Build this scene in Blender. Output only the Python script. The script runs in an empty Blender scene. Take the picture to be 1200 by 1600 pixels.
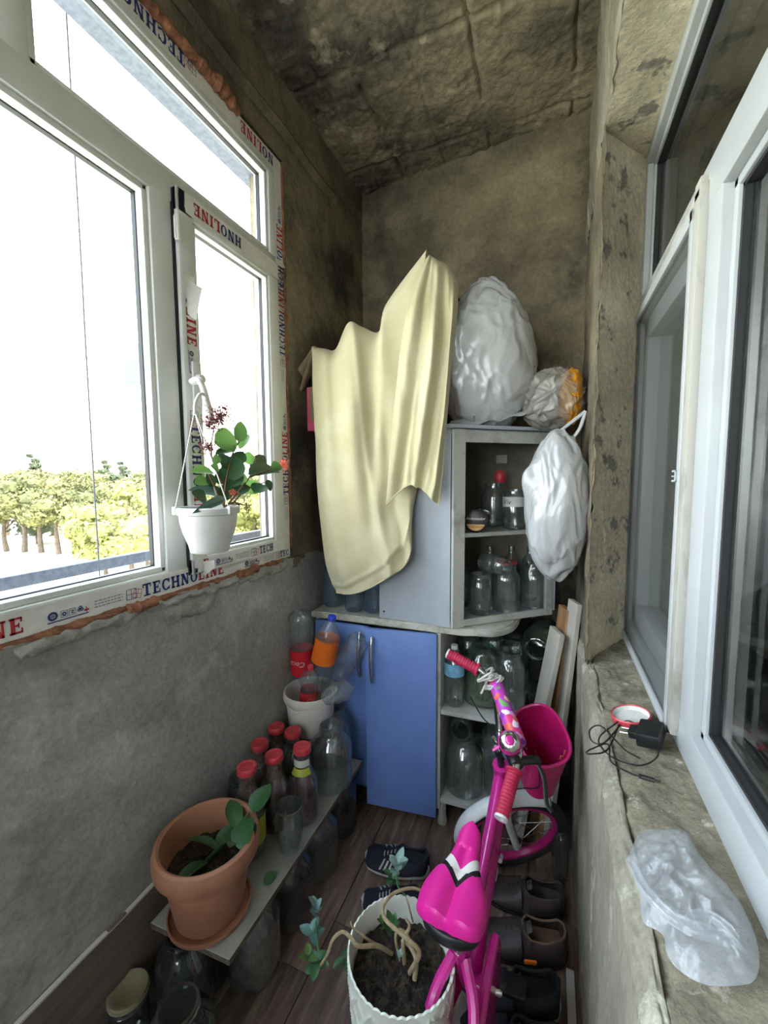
import bpy, bmesh, math, random
from mathutils import Vector, Matrix, noise, Euler
random.seed(7)
PI = math.pi
C = bpy.context.scene.collection
scene = bpy.context.scene

# ---------------------------------------------------------------- camera
CAMH = 1.44
RM = Matrix(((0.9264, -0.0262, 0.3756), (0.3764, 0.0793, -0.9230), (-0.0056, 0.9965, 0.0834)))
cam_d = bpy.data.cameras.new('camera'); cam = bpy.data.objects.new('camera', cam_d); C.objects.link(cam)
cam_d.sensor_fit = 'VERTICAL'; cam_d.sensor_height = 36.0; cam_d.lens = 640.0 / 1600.0 * 36.0
cam_d.clip_start = 0.01; cam_d.clip_end = 2000
cam.matrix_world = Matrix.Translation((0, 0, CAMH)) @ RM.to_4x4()
scene.camera = cam

# ---------------------------------------------------------------- world and light
SKY = 6.0
w = bpy.data.worlds.new('sky'); scene.world = w; w.use_nodes = True
nt = w.node_tree; nt.nodes.clear()
wo = nt.nodes.new('ShaderNodeOutputWorld'); bg = nt.nodes.new('ShaderNodeBackground')
tc = nt.nodes.new('ShaderNodeTexCoord'); sx = nt.nodes.new('ShaderNodeSeparateXYZ'); cr = nt.nodes.new('ShaderNodeValToRGB')
nt.links.new(tc.outputs['Generated'], sx.inputs[0]); nt.links.new(sx.outputs['Z'], cr.inputs[0])
cr.color_ramp.elements[0].position = 0.0; cr.color_ramp.elements[0].color = (0.97, 0.985, 1.0, 1)
cr.color_ramp.elements[1].position = 0.9; cr.color_ramp.elements[1].color = (0.62, 0.80, 1.0, 1)
nt.links.new(cr.outputs[0], bg.inputs['Color']); bg.inputs['Strength'].default_value = SKY
nt.links.new(bg.outputs[0], wo.inputs[0])
sun_d = bpy.data.lights.new('sun', 'SUN'); sun = bpy.data.objects.new('sun', sun_d); C.objects.link(sun)
sun_d.energy = 8.0; sun_d.angle = 0.01; sun_d.color = (1.0, 0.93, 0.80)
sun.rotation_euler = Vector((0.80, -0.25, 0.80)).to_track_quat('Z', 'Y').to_euler()
scene.view_settings.view_transform = 'Standard'; scene.view_settings.look = 'None'
scene.view_settings.gamma = 1.0; scene.view_settings.use_curve_mapping = False
scene.view_settings.exposure = 0.86
scene.cycles.max_bounces = 14; scene.cycles.transparent_max_bounces = 40; scene.cycles.diffuse_bounces = 7
scene.cycles.glossy_bounces = 4; scene.cycles.transmission_bounces = 6
scene.cycles.caustics_reflective = False; scene.cycles.caustics_refractive = False

# ---------------------------------------------------------------- pixel to point on a known plane
def P(px, py, x=None, y=None, z=None):
    v = RM @ Vector((px - 600, 800 - py, -640))
    k = x / v.x if x is not None else (y / v.y if y is not None else (z - CAMH) / v.z)
    p = v * k
    return Vector((p.x, p.y, p.z + CAMH))

# ---------------------------------------------------------------- materials
def lin(c):
    return tuple(((v / 255) / 12.92 if v / 255 <= 0.04045 else ((v / 255 + 0.055) / 1.055) ** 2.4) for v in c) + (1,)
def newmat(name):
    m = bpy.data.materials.new(name); m.use_nodes = True; n = m.node_tree
    n.nodes.clear(); o = n.nodes.new('ShaderNodeOutputMaterial')
    return m, n, o
def mat(name, col, rough=0.5, metal=0.0, col2=None, scale=8.0, detail=6, lo=0.35, hi=0.65, bump=0.0, bscale=60.0, stretch=None,
        col3=None, scale3=3.0, lo3=0.55, hi3=0.7, spec=0.5, trans=0.0, alpha=1.0, sheen=0, coat=0, sss=0, grain=0.0):
    m, n, o = newmat(name)
    b = n.nodes.new('ShaderNodeBsdfPrincipled'); n.links.new(b.outputs[0], o.inputs[0])
    b.inputs['Base Color'].default_value = lin(col); b.inputs['Roughness'].default_value = rough; b.inputs['Metallic'].default_value = metal
    b.inputs['Specular IOR Level'].default_value = spec
    if coat: b.inputs['Coat Weight'].default_value = coat
    if sheen: b.inputs['Sheen Weight'].default_value = sheen
    if sss: b.inputs['Subsurface Weight'].default_value = sss; b.inputs['Subsurface Scale'].default_value = 0.01
    if alpha < 1: b.inputs['Alpha'].default_value = alpha
    t = n.nodes.new('ShaderNodeTexCoord'); src = t.outputs['Object']
    if stretch:
        mp = n.nodes.new('ShaderNodeMapping'); mp.inputs['Scale'].default_value = stretch; n.links.new(src, mp.inputs[0]); src = mp.outputs[0]
    cur = None
    def ramp(sc, lo_, hi_, det=detail):
        a = n.nodes.new('ShaderNodeTexNoise'); a.inputs['Scale'].default_value = sc; a.inputs['Detail'].default_value = det; a.inputs['Roughness'].default_value = 0.65
        n.links.new(src, a.inputs['Vector']); r = n.nodes.new('ShaderNodeMapRange'); r.inputs[1].default_value = lo_; r.inputs[2].default_value = hi_
        n.links.new(a.outputs[0], r.inputs[0]); return r.outputs[0]
    if col2:
        mx = n.nodes.new('ShaderNodeMix'); mx.data_type = 'RGBA'
        n.links.new(ramp(scale, lo, hi), mx.inputs[0]); mx.inputs[6].default_value = lin(col); mx.inputs[7].default_value = lin(col2); cur = mx.outputs[2]
    if col3:
        mx = n.nodes.new('ShaderNodeMix'); mx.data_type = 'RGBA'
        n.links.new(ramp(scale3, lo3, hi3), mx.inputs[0])
        if cur: n.links.new(cur, mx.inputs[6])
        else: mx.inputs[6].default_value = lin(col)
        mx.inputs[7].default_value = lin(col3); cur = mx.outputs[2]
    if grain:
        mx = n.nodes.new('ShaderNodeMix'); mx.data_type = 'RGBA'; mx.blend_type = 'MULTIPLY'
        g = ramp(bscale * 1.7, 0.3, 0.7, 3); mr = n.nodes.new('ShaderNodeMapRange'); mr.inputs[3].default_value = 1 - grain; mr.inputs[4].default_value = 1.0
        n.links.new(g, mr.inputs[0]); cb = n.nodes.new('ShaderNodeCombineColor')
        for i in range(3): n.links.new(mr.outputs[0], cb.inputs[i])
        mx.inputs[0].default_value = 1.0
        if cur: n.links.new(cur, mx.inputs[6])
        else: mx.inputs[6].default_value = lin(col)
        n.links.new(cb.outputs[0], mx.inputs[7]); cur = mx.outputs[2]
    if cur: n.links.new(cur, b.inputs['Base Color'])
    if bump:
        a = n.nodes.new('ShaderNodeTexNoise'); a.inputs['Scale'].default_value = bscale; a.inputs['Detail'].default_value = 8; a.inputs['Roughness'].default_value = 0.6
        n.links.new(src, a.inputs['Vector']); bp = n.nodes.new('ShaderNodeBump'); bp.inputs['Strength'].default_value = bump; bp.inputs['Distance'].default_value = 0.01
        n.links.new(a.outputs[0], bp.inputs['Height']); n.links.new(bp.outputs[0], b.inputs['Normal'])
    return m
def thin(name, tint=(0.93, 0.97, 0.96), refl=0.10, rough=0.02, haze=0.0, hazecol=(200, 205, 200), edge=0.6, grad=None):
    """thin-walled clear glass or plastic: tinted see-through, fresnel gloss, a little dust haze"""
    m, n, o = newmat(name)
    tr = n.nodes.new('ShaderNodeBsdfTransparent'); gl = n.nodes.new('ShaderNodeBsdfGlossy'); gl.inputs['Roughness'].default_value = rough
    lw = n.nodes.new('ShaderNodeLayerWeight'); lw.inputs['Blend'].default_value = 0.35
    ml = n.nodes.new('ShaderNodeMix'); ml.data_type = 'RGBA'; ml.inputs[6].default_value = tint + (1,); ml.inputs[7].default_value = tuple(v * edge for v in tint) + (1,)
    n.links.new(lw.outputs['Facing'], ml.inputs[0]); n.links.new(ml.outputs[2], tr.inputs[0])
    l2 = n.nodes.new('ShaderNodeLayerWeight'); l2.inputs['Blend'].default_value = .5; pw = n.nodes.new('ShaderNodeMath'); pw.operation = 'POWER'; pw.inputs[1].default_value = 3.2; n.links.new(l2.outputs['Facing'], pw.inputs[0])
    fr = n.nodes.new('ShaderNodeMapRange'); n.links.new(pw.outputs[0], fr.inputs[0]); fr.inputs[3].default_value = refl * 0.5; fr.inputs[4].default_value = min(1, refl * 5)
    mx = n.nodes.new('ShaderNodeMixShader'); n.links.new(fr.outputs[0], mx.inputs[0]); n.links.new(tr.outputs[0], mx.inputs[1]); n.links.new(gl.outputs[0], mx.inputs[2])
    out = mx.outputs[0]
    if haze:
        df = n.nodes.new('ShaderNodeBsdfDiffuse'); df.inputs[0].default_value = lin(hazecol)
        t = n.nodes.new('ShaderNodeTexCoord'); nn = n.nodes.new('ShaderNodeTexNoise'); nn.inputs['Scale'].default_value = 22; nn.inputs['Detail'].default_value = 6
        n.links.new(t.outputs['Object'], nn.inputs['Vector']); mr = n.nodes.new('ShaderNodeMapRange'); mr.inputs[1].default_value = .3; mr.inputs[2].default_value = .75
        mr.inputs[3].default_value = haze * .4; mr.inputs[4].default_value = haze; n.links.new(nn.outputs[0], mr.inputs[0])
        m2 = n.nodes.new('ShaderNodeMixShader'); n.links.new(mr.outputs[0], m2.inputs[0]); n.links.new(out, m2.inputs[1]); n.links.new(df.outputs[0], m2.inputs[2]); out = m2.outputs[0]
    n.links.new(out, o.inputs[0]); return m
def translucent(name, col, a=0.4, rough=0.25, spec=0.3, tl=0.35, bump=0.0, bs=14):
    """plastic film: part clear, part diffuse, part translucent, glossy creases"""
    m, n, o = newmat(name)
    df = n.nodes.new('ShaderNodeBsdfDiffuse'); df.inputs[0].default_value = lin(col); t2 = n.nodes.new('ShaderNodeBsdfTranslucent'); t2.inputs[0].default_value = lin(col)
    m1 = n.nodes.new('ShaderNodeMixShader'); m1.inputs[0].default_value = tl; n.links.new(df.outputs[0], m1.inputs[1]); n.links.new(t2.outputs[0], m1.inputs[2])
    gl = n.nodes.new('ShaderNodeBsdfGlossy'); gl.inputs['Roughness'].default_value = rough
    lw = n.nodes.new('ShaderNodeLayerWeight'); lw.inputs['Blend'].default_value = spec
    if bump:
        t = n.nodes.new('ShaderNodeTexCoord'); n1 = n.nodes.new('ShaderNodeTexNoise'); n1.noise_type = 'RIDGED_MULTIFRACTAL'; n1.inputs['Scale'].default_value = bs; n1.inputs['Detail'].default_value = 3; n1.inputs['Distortion'].default_value = 1.2
        n.links.new(t.outputs['Object'], n1.inputs['Vector']); bp = n.nodes.new('ShaderNodeBump'); bp.inputs['Strength'].default_value = bump; bp.inputs['Distance'].default_value = .004
        n.links.new(n1.outputs[0], bp.inputs['Height'])
        for q in (df, gl, lw): n.links.new(bp.outputs[0], q.inputs['Normal'])
    pw = n.nodes.new('ShaderNodeMath'); pw.operation = 'POWER'; pw.inputs[1].default_value = 3; lw.inputs['Blend'].default_value = .5; n.links.new(lw.outputs['Facing'], pw.inputs[0])
    mr = n.nodes.new('ShaderNodeMapRange'); mr.inputs[3].default_value = spec * .22; mr.inputs[4].default_value = min(1, spec * 2); n.links.new(pw.outputs[0], mr.inputs[0])
    m2 = n.nodes.new('ShaderNodeMixShader'); n.links.new(mr.outputs[0], m2.inputs[0]); n.links.new(m1.outputs[0], m2.inputs[1]); n.links.new(gl.outputs[0], m2.inputs[2])
    out = m2.outputs[0]
    if a > 0:
        tr = n.nodes.new('ShaderNodeBsdfTransparent'); m3 = n.nodes.new('ShaderNodeMixShader'); m3.inputs[0].default_value = a
        n.links.new(out, m3.inputs[1]); n.links.new(tr.outputs[0], m3.inputs[2]); out = m3.outputs[0]
    n.links.new(out, o.inputs[0]); return m

M = {}
M['wall_grey'] = mat('grey render wall', (180, 182, 178), .9, col2=(158, 159, 153), scale=3, col3=(202, 203, 199), scale3=1.6, lo3=.52, hi3=.62, bump=.45, bscale=45, grain=.3)
M['wall_brown'] = mat('brown wall', (156, 144, 118), .92, col2=(108, 99, 82), scale=2.6, lo=.38, hi=.6, col3=(70, 66, 60), scale3=1.5, lo3=.5, hi3=.64, bump=.5, bscale=35, grain=.3)
M['ceiling'] = mat('raw concrete ceiling', (160, 147, 122), .95, col2=(88, 83, 74), scale=3.2, lo=.4, hi=.62, col3=(194, 182, 156), scale3=6, lo3=.56, hi3=.68, bump=.9, bscale=30, grain=.35)
M['reveal'] = mat('flaking cream plaster', (240, 229, 202), .9, col2=(216, 205, 176), scale=7, col3=(150, 144, 132), scale3=11, lo3=.57, hi3=.62, bump=.6, bscale=40, grain=.3)
M['sill'] = mat('dusty cement sill', (158, 150, 128), .9, col2=(120, 113, 95), scale=12, col3=(190, 184, 165), scale3=20, lo3=.6, hi3=.66, bump=.8, bscale=60, grain=.3)
M['cement'] = mat('pale cement ridge', (190, 190, 182), .9, col2=(140, 138, 130), scale=14, bump=.7, bscale=50, grain=.2)
M['wall_right'] = mat('beige lower wall', (172, 166, 148), .9, col2=(128, 122, 106), scale=5, stretch=(1, 1, .35), col3=(205, 200, 182), scale3=9, lo3=.58, hi3=.66, bump=.5, bscale=60, grain=.3)
M['foam'] = mat('orange mounting foam', (164, 112, 82), .8, col2=(112, 68, 48), scale=30, bump=.5, bscale=80)
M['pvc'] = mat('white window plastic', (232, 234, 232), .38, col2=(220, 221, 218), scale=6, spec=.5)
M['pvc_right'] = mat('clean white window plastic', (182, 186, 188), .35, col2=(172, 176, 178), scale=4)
M['pvc_old'] = mat('stained white window plastic', (178, 176, 167), .5, col2=(134, 129, 117), scale=16, stretch=(1, 1, .3), lo=.5, hi=.68)
M['film'] = mat('white protective film', (236, 235, 231), .35, col2=(222, 220, 214), scale=20, bump=.15, bscale=40)
M['ink_blue'] = mat('blue print', (38, 48, 120), .5)
M['ink_red'] = mat('red print', (186, 44, 52), .5)
M['ink_grey'] = mat('grey print', (118, 122, 150), .5)
M['gasket'] = mat('black gasket', (30, 31, 33), .6)
M['glass'] = thin('window glass', (0.96, 0.98, 0.975), .10, .01, edge=.85)
M['jar'] = thin('clear jar glass', (0.91, 0.95, 0.94), .34, .04, haze=.09, hazecol=(190, 204, 200), edge=.5)
M['jar_green'] = thin('greenish jar glass', (0.80, 0.90, 0.85), .32, .06, haze=.12, hazecol=(120, 150, 135), edge=.45)
M['jar_blue'] = thin('bluish jar glass', (0.80, 0.90, 0.97), .2, .05, haze=.12, hazecol=(150, 185, 215), edge=.5)
M['jar_dark'] = thin('dusty dark jar glass', (0.72, 0.77, 0.77), .3, .06, haze=.10, hazecol=(120, 128, 128), edge=.4)
M['pet'] = thin('clear bottle plastic', (0.95, 0.97, 0.97), .10, .12, haze=.13, hazecol=(215, 220, 222), edge=.6)
M['lid_red'] = mat('red metal lid', (214, 78, 86), .4, metal=.1, col2=(192, 56, 66), scale=25)
M['juice'] = mat('dark red juice', (60, 16, 22), .15, col2=(88, 26, 30), scale=20, coat=.6)
M['fruit'] = mat('stewed fruit', (120, 78, 50), .5, col2=(60, 30, 25), scale=90, lo=.45, hi=.55, bump=.6, bscale=120)
M['bench'] = mat('worn grey board', (172, 172, 164), .6, col2=(146, 145, 136), scale=5, bump=.1)
M['bench_edge'] = mat('chipboard edge', (110, 96, 78), .9, col2=(80, 68, 55), scale=60)
M['laminate'] = mat('brown laminate', (128, 106, 94), .45, col2=(88, 70, 61), scale=5, stretch=(9, .9, 1), col3=(164, 142, 128), scale3=4, lo3=.5, hi3=.75, bump=.05)
M['skirt'] = mat('brown laminate panel', (128, 114, 106), .55, col2=(106, 93, 86), scale=5, stretch=(1, .6, 8))
M['white_edge'] = mat('white panel edge', (222, 218, 210), .6)
M['blue'] = mat('blue cabinet laminate', (118, 148, 214), .42, col2=(104, 134, 200), scale=3, bump=.03, bscale=300, grain=.08)
M['cab'] = mat('grey cabinet laminate', (178, 186, 196), .45, col2=(166, 173, 182), scale=4, grain=.05, bscale=200)
M['cab_edge'] = mat('pale cabinet edging', (188, 190, 184), .5, col2=(150, 148, 138), scale=10, lo=.5, hi=.7)
M['cab_in'] = mat('cabinet back panel', (150, 143, 128), .7, col2=(118, 112, 98), scale=6)
M['counter'] = mat('pale marbled worktop', (208, 206, 194), .35, col2=(176, 173, 158), scale=18, lo=.45, hi=.62)
M['steel'] = mat('brushed steel', (190, 190, 188), .25, metal=1.0)
M['chrome'] = mat('chrome', (225, 225, 225), .12, metal=1.0)
M['cloth'] = mat('cream cotton cloth', (202, 194, 160), .95, col2=(188, 179, 140), scale=5, bump=.25, bscale=700, sheen=.2, col3=(208, 202, 174), scale3=3)
M['bag_white'] = translucent('white plastic sack film', (236, 236, 236), 0.0, .22, .28, .12)
M['bag_grey'] = translucent('pale grey bag film', (196, 199, 200), 0.0, .2, .34, .15, .35, 13)
M['bag_clear'] = translucent('clear bag film', (206, 204, 196), 0.42, .14, .4, .4, .5, 16)
M['bag_sill'] = translucent('milky thin bag film', (206, 211, 218), 0.64, .14, .45, .3, 1.0, 26)
M['yellow'] = mat('yellow fabric', (224, 160, 32), .8, col2=(200, 130, 20), scale=20)
M['card'] = mat('brown cardboard', (160, 138, 112), .9, col2=(140, 118, 94), scale=20)
M['card_pink'] = mat('pink printed cardboard', (210, 66, 110), .6, col2=(226, 110, 140), scale=9)
M['grey_cloth'] = mat('blue grey cloth', (130, 138, 148), .95, col2=(100, 106, 114), scale=14)
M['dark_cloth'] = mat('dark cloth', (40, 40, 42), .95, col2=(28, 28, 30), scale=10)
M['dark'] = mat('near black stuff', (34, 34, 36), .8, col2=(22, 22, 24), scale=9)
M['terracotta'] = mat('terracotta plastic', (176, 124, 98), .5, col2=(160, 110, 86), scale=6, bump=.05)
M['soil'] = mat('dark soil', (74, 60, 48), 1.0, col2=(38, 31, 27), scale=70, lo=.4, hi=.55, col3=(150, 138, 122), scale3=110, lo3=.66, hi3=.69, bump=1.0, bscale=140)
M['pot_white'] = mat('white plastic planter', (232, 234, 224), .4, col2=(218, 220, 208), scale=9, sss=.1)
M['pot_hang'] = mat('white hanging pot plastic', (226, 226, 224), .45, col2=(204, 202, 198), scale=9, stretch=(1, 1, .3))
M['bucket'] = mat('white food bucket plastic', (226, 222, 214), .45, col2=(208, 203, 195), scale=7)
M['leaf'] = translucent('green leaf', (92, 128, 66), 0.0, .35, .12, .5)
M['leaf_dark'] = mat('dark green leaf', (56, 98, 52), .4, col2=(40, 76, 44), scale=30)
M['leaf_blue'] = mat('bluish leaf', (96, 132, 122), .35, col2=(68, 100, 92), scale=26)
M['leaf_silver'] = mat('silvery leaf', (152, 176, 172), .45, col2=(96, 128, 116), scale=26)
M['stem_brown'] = mat('woody stem', (110, 78, 58), .8, col2=(84, 56, 42), scale=60)
M['stem_pale'] = mat('pale twisting stem', (176, 158, 124), .8, col2=(140, 122, 92), scale=60, bump=.3, bscale=90)
M['flower_dry'] = mat('dried red blossom', (138, 62, 62), .9, col2=(104, 46, 48), scale=60)
M['flower'] = mat('coral blossom', (226, 96, 92), .7, col2=(238, 150, 120), scale=90)
M['pink'] = mat('glossy pink paint', (214, 44, 150), .22, col2=(196, 36, 134), scale=8, coat=.5)
M['pink_dark'] = mat('darker pink plastic', (186, 36, 112), .3, col2=(170, 30, 98), scale=10)
M['basket'] = mat('magenta basket plastic', (194, 30, 108), .3, col2=(178, 26, 96), scale=6, coat=.3)
M['grip'] = mat('raspberry rubber grip', (190, 34, 76), .6, col2=(168, 28, 64), scale=30)
M['white_paint'] = mat('white bicycle paint', (226, 228, 228), .3, col2=(208, 210, 210), scale=10)
M['black_plastic'] = mat('black plastic', (24, 25, 27), .4)
M['rubber'] = mat('black tyre rubber', (36, 35, 36), .8, bump=.2, bscale=120)
M['string'] = mat('white string', (218, 216, 210), .9, bump=.4, bscale=400)
M['leather'] = mat('worn brown leather', (74, 62, 58), .5, col2=(54, 45, 42), scale=14, bump=.3, bscale=70)
M['leather_in'] = mat('tan shoe lining', (128, 100, 82), .8, col2=(100, 78, 62), scale=14)
M['shoe_black'] = mat('black mesh fabric', (30, 32, 36), .85, col2=(20, 21, 24), scale=40, bump=.3, bscale=300)
M['shoe_navy'] = mat('navy shoe fabric', (32, 33, 48), .8, col2=(22, 23, 34), scale=30)
M['sole'] = mat('white rubber sole', (200, 198, 192), .6, col2=(160, 156, 148), scale=20)
M['sole_dark'] = mat('dark rubber sole', (36, 34, 34), .7)
M['orange'] = mat('orange label', (236, 120, 30), .5, col2=(224, 100, 20), scale=14)
M['red_label'] = mat('red label', (200, 30, 44), .45)
M['label_blue'] = mat('light blue label', (88, 160, 206), .5, col2=(160, 206, 226), scale=20)
M['label_yellow'] = mat('yellow green label', (186, 190, 70), .5, col2=(150, 160, 50), scale=14)
M['paper'] = mat('white paper label', (214, 214, 208), .6, col2=(190, 190, 184), scale=14)
M['gold'] = mat('gold label', (196, 150, 84), .5)
M['label_black'] = mat('black label', (22, 20, 20), .4)
M['cap_blue'] = mat('blue cap', (40, 66, 200), .4)
M['yellow_lid'] = mat('dull yellow lid', (150, 144, 116), .5, col2=(124, 118, 92), scale=14)
M['wood'] = mat('bare wood', (176, 138, 98), .7, col2=(140, 104, 72), scale=5, stretch=(6, 6, .6))
M['wood_pale'] = mat('pale board', (190, 186, 176), .7, col2=(168, 162, 150), scale=6)
M['wood_dark'] = mat('maroon brown board', (92, 62, 54), .6)
M['newsprint'] = mat('crumpled paper', (130, 126, 116), .9, col2=(84, 82, 76), scale=40)
M['galv'] = mat('galvanised metal', (98, 104, 120), .6, metal=.2, col2=(82, 88, 104), scale=60, lo=.4, hi=.6)
M['cable'] = mat('grey cable', (70, 72, 84), .6)
M['mesh_screen'] = translucent('fine grey mesh', (98, 100, 96), 0.5, .8, .0, .2)
M['curtain'] = translucent('cream lace', (200, 196, 182), 0.25, .9, .02, .3)
M['room_in'] = mat('dim room wall', (130, 124, 110), .9, col2=(110, 105, 92), scale=4)
M['ground'] = mat('sandy ground', (226, 218, 196), .95, col2=(196, 190, 160), scale=.12, lo=.45, hi=.6)
M['bark'] = mat('pine bark', (112, 98, 84), .9, col2=(80, 70, 60), scale=3)
M['pine_green'] = mat('olive pine needles', (128, 126, 80), .9, col2=(84, 88, 54), scale=.35, lo=.4, hi=.6)
M['pine_yellow'] = mat('sunny pine needles', (156, 154, 86), .9, col2=(118, 122, 66), scale=.35, lo=.4, hi=.6)
M['pine_dark'] = mat('dark fir needles', (92, 100, 74), .9, col2=(66, 74, 54), scale=.35)
M['facade'] = mat('pale facade', (232, 228, 220), .9)
M['facade_win'] = mat('facade window', (150, 154, 160), .4)

M['herb'] = mat('dried herbs', (84, 92, 70), .9, col2=(128, 132, 104), scale=60)
# seat: pink with a white and black chevron, floral pad
def seat_mat():
    m, n, o = newmat('pink saddle with chevron'); b = n.nodes.new('ShaderNodeBsdfPrincipled'); n.links.new(b.outputs[0], o.inputs[0]); b.inputs['Roughness'].default_value = .3
    t = n.nodes.new('ShaderNodeTexCoord'); s = n.nodes.new('ShaderNodeSeparateXYZ'); n.links.new(t.outputs['Object'], s.inputs[0])
    ab = n.nodes.new('ShaderNodeMath'); ab.operation = 'ABSOLUTE'; n.links.new(s.outputs[0], ab.inputs[0])
    mu = n.nodes.new('ShaderNodeMath'); mu.operation = 'MULTIPLY_ADD'; n.links.new(ab.outputs[0], mu.inputs[0]); mu.inputs[1].default_value = -1.0; n.links.new(s.outputs[1], mu.inputs[2])
    mr = n.nodes.new('ShaderNodeMapRange'); mr.inputs[1].default_value = -.20; mr.inputs[2].default_value = .16; n.links.new(mu.outputs[0], mr.inputs[0])
    r = n.nodes.new('ShaderNodeValToRGB'); r.color_ramp.interpolation = 'CONSTANT'; e = r.color_ramp.elements
    pk = lin((226, 36, 150)); e[0].position = 0; e[0].color = pk
    e[1].position = .445; e[1].color = lin((32, 28, 32))
    for p_, c_ in ((.49, lin((232, 226, 222))), (.565, pk)):
        q = e.new(p_); q.color = c_
    n.links.new(mr.outputs[0], r.inputs[0]); n.links.new(r.outputs[0], b.inputs['Base Color']); return m
M['saddle'] = seat_mat()
def floral_mat():
    m, n, o = newmat('floral printed pad'); b = n.nodes.new('ShaderNodeBsdfPrincipled'); n.links.new(b.outputs[0], o.inputs[0]); b.inputs['Roughness'].default_value = .4
    t = n.nodes.new('ShaderNodeTexCoord'); nz = n.nodes.new('ShaderNodeTexNoise'); nz.inputs['Scale'].default_value = 30
    vm = n.nodes.new('ShaderNodeVectorMath'); vm.operation = 'MULTIPLY_ADD'; vm.inputs[1].default_value = (.03, .03, .03); n.links.new(nz.outputs[1], vm.inputs[0]); n.links.new(t.outputs['Object'], vm.inputs[2]); n.links.new(t.outputs['Object'], nz.inputs['Vector'])
    v = n.nodes.new('ShaderNodeTexVoronoi'); v.inputs['Scale'].default_value = 52; n.links.new(vm.outputs[0], v.inputs['Vector'])
    s = n.nodes.new('ShaderNodeSeparateColor'); n.links.new(v.outputs['Color'], s.inputs[0])
    r = n.nodes.new('ShaderNodeValToRGB'); r.color_ramp.interpolation = 'CONSTANT'; e = r.color_ramp.elements
    e[0].position = 0; e[0].color = lin((196, 70, 196)); e[1].position = .3; e[1].color = lin((228, 150, 214))
    for p_, c_ in ((.45, (226, 60, 130)), (.6, (240, 214, 130)), (.68, (232, 110, 90)), (.76, (110, 176, 90)), (.85, (150, 60, 190)), (.93, (240, 220, 236))):
        q = e.new(p_); q.color = lin(c_)
    n.links.new(s.outputs[0], r.inputs[0]); n.links.new(r.outputs[0], b.inputs['Base Color']); return m
M['floral'] = floral_mat()

# ---------------------------------------------------------------- mesh helpers
def wloc(o):
    v = Vector((0, 0, 0))
    while o is not None: v += o.location; o = o.parent
    return v
def obj(name, bm, m, parent=None, world=True, smooth=True, label=None, angle=40):
    """link a bmesh as ONE object; vertices given in world space are shifted to the parent's frame"""
    if parent is not None and world:
        off = wloc(parent); bmesh.ops.translate(bm, vec=-off, verts=bm.verts)
    me = bpy.data.meshes.new(name); bm.normal_update(); bm.to_mesh(me); bm.free()
    if smooth:
        for p in me.polygons: p.use_smooth = True
        try: me.set_sharp_from_angle(angle=math.radians(angle))
        except Exception: pass
    ms = m if isinstance(m, (list, tuple)) else [m]
    for q in ms: me.materials.append(M[q])
    o = bpy.data.objects.new(name, me); C.objects.link(o)
    if parent is not None: o.parent = parent
    if label: o['label'] = label
    return o
def thing(name, label, cat, loc=(0, 0, 0), group=None):
    o = bpy.data.objects.new(name, None); C.objects.link(o); o.location = loc; o.empty_display_size = .05
    o['label'] = label; o['category'] = cat
    if group: o['group'] = group
    return o
def tag(o, label, cat, group=None):
    o['label'] = label; o['category'] = cat
    if group: o['group'] = group
    return o
def struct(o): o['kind'] = 'structure'; return o
def stuff(o): o['kind'] = 'stuff'; return o
def copy_tree(o, parent=None):
    c = o.copy(); C.objects.link(c); c.parent = parent
    for ch in list(o.children): copy_tree(ch, c)
    return c
def recenter(o):
    """put the origin of a single-mesh thing at the base of its bounds"""
    vs = [v.co for v in o.data.vertices]
    c = Vector(((min(v.x for v in vs) + max(v.x for v in vs)) / 2, (min(v.y for v in vs) + max(v.y for v in vs)) / 2, min(v.z for v in vs)))
    o.data.transform(Matrix.Translation(-c)); o.location = o.location + c
    return o
def NB(): return bmesh.new()
def box(bm, x0, x1, y0, y1, z0, z1, bev=0.0, mi=0, mtx=None):
    r = bmesh.ops.create_cube(bm, size=1.0); vs = r['verts']
    for v in vs: v.co = Vector((x0 + (v.co.x + .5) * (x1 - x0), y0 + (v.co.y + .5) * (y1 - y0), z0 + (v.co.z + .5) * (z1 - z0)))
    fs = set(f for v in vs for f in v.link_faces)
    for f in fs: f.material_index = mi
    if bev:
        es = list(set(e for v in vs for e in v.link_edges))
        rr = bmesh.ops.bevel(bm, geom=es, offset=bev, segments=2, affect='EDGES', profile=.5)
        vs = list(set(v for f in rr['faces'] for v in f.verts)) 
    if mtx is not None:
        seen = set(); stack = list(vs)
        while stack:
            v = stack.pop()
            if v in seen: continue
            seen.add(v); stack += [e.other_vert(v) for e in v.link_edges]
        for v in seen: v.co = mtx @ v.co
    return bm
def poly_prism(bm, pts, z0, z1, bev=0.0, mi=0):
    a = [bm.verts.new((p[0], p[1], z0)) for p in pts]; b = [bm.verts.new((p[0], p[1], z1)) for p in pts]
    n = len(pts); fs = [bm.faces.new(a[::-1]), bm.faces.new(b)]
    for i in range(n): fs.append(bm.faces.new((a[i], a[(i + 1) % n], b[(i + 1) % n], b[i])))
    for f in fs: f.material_index = mi
    bmesh.ops.recalc_face_normals(bm, faces=fs)
    return bm
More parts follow.
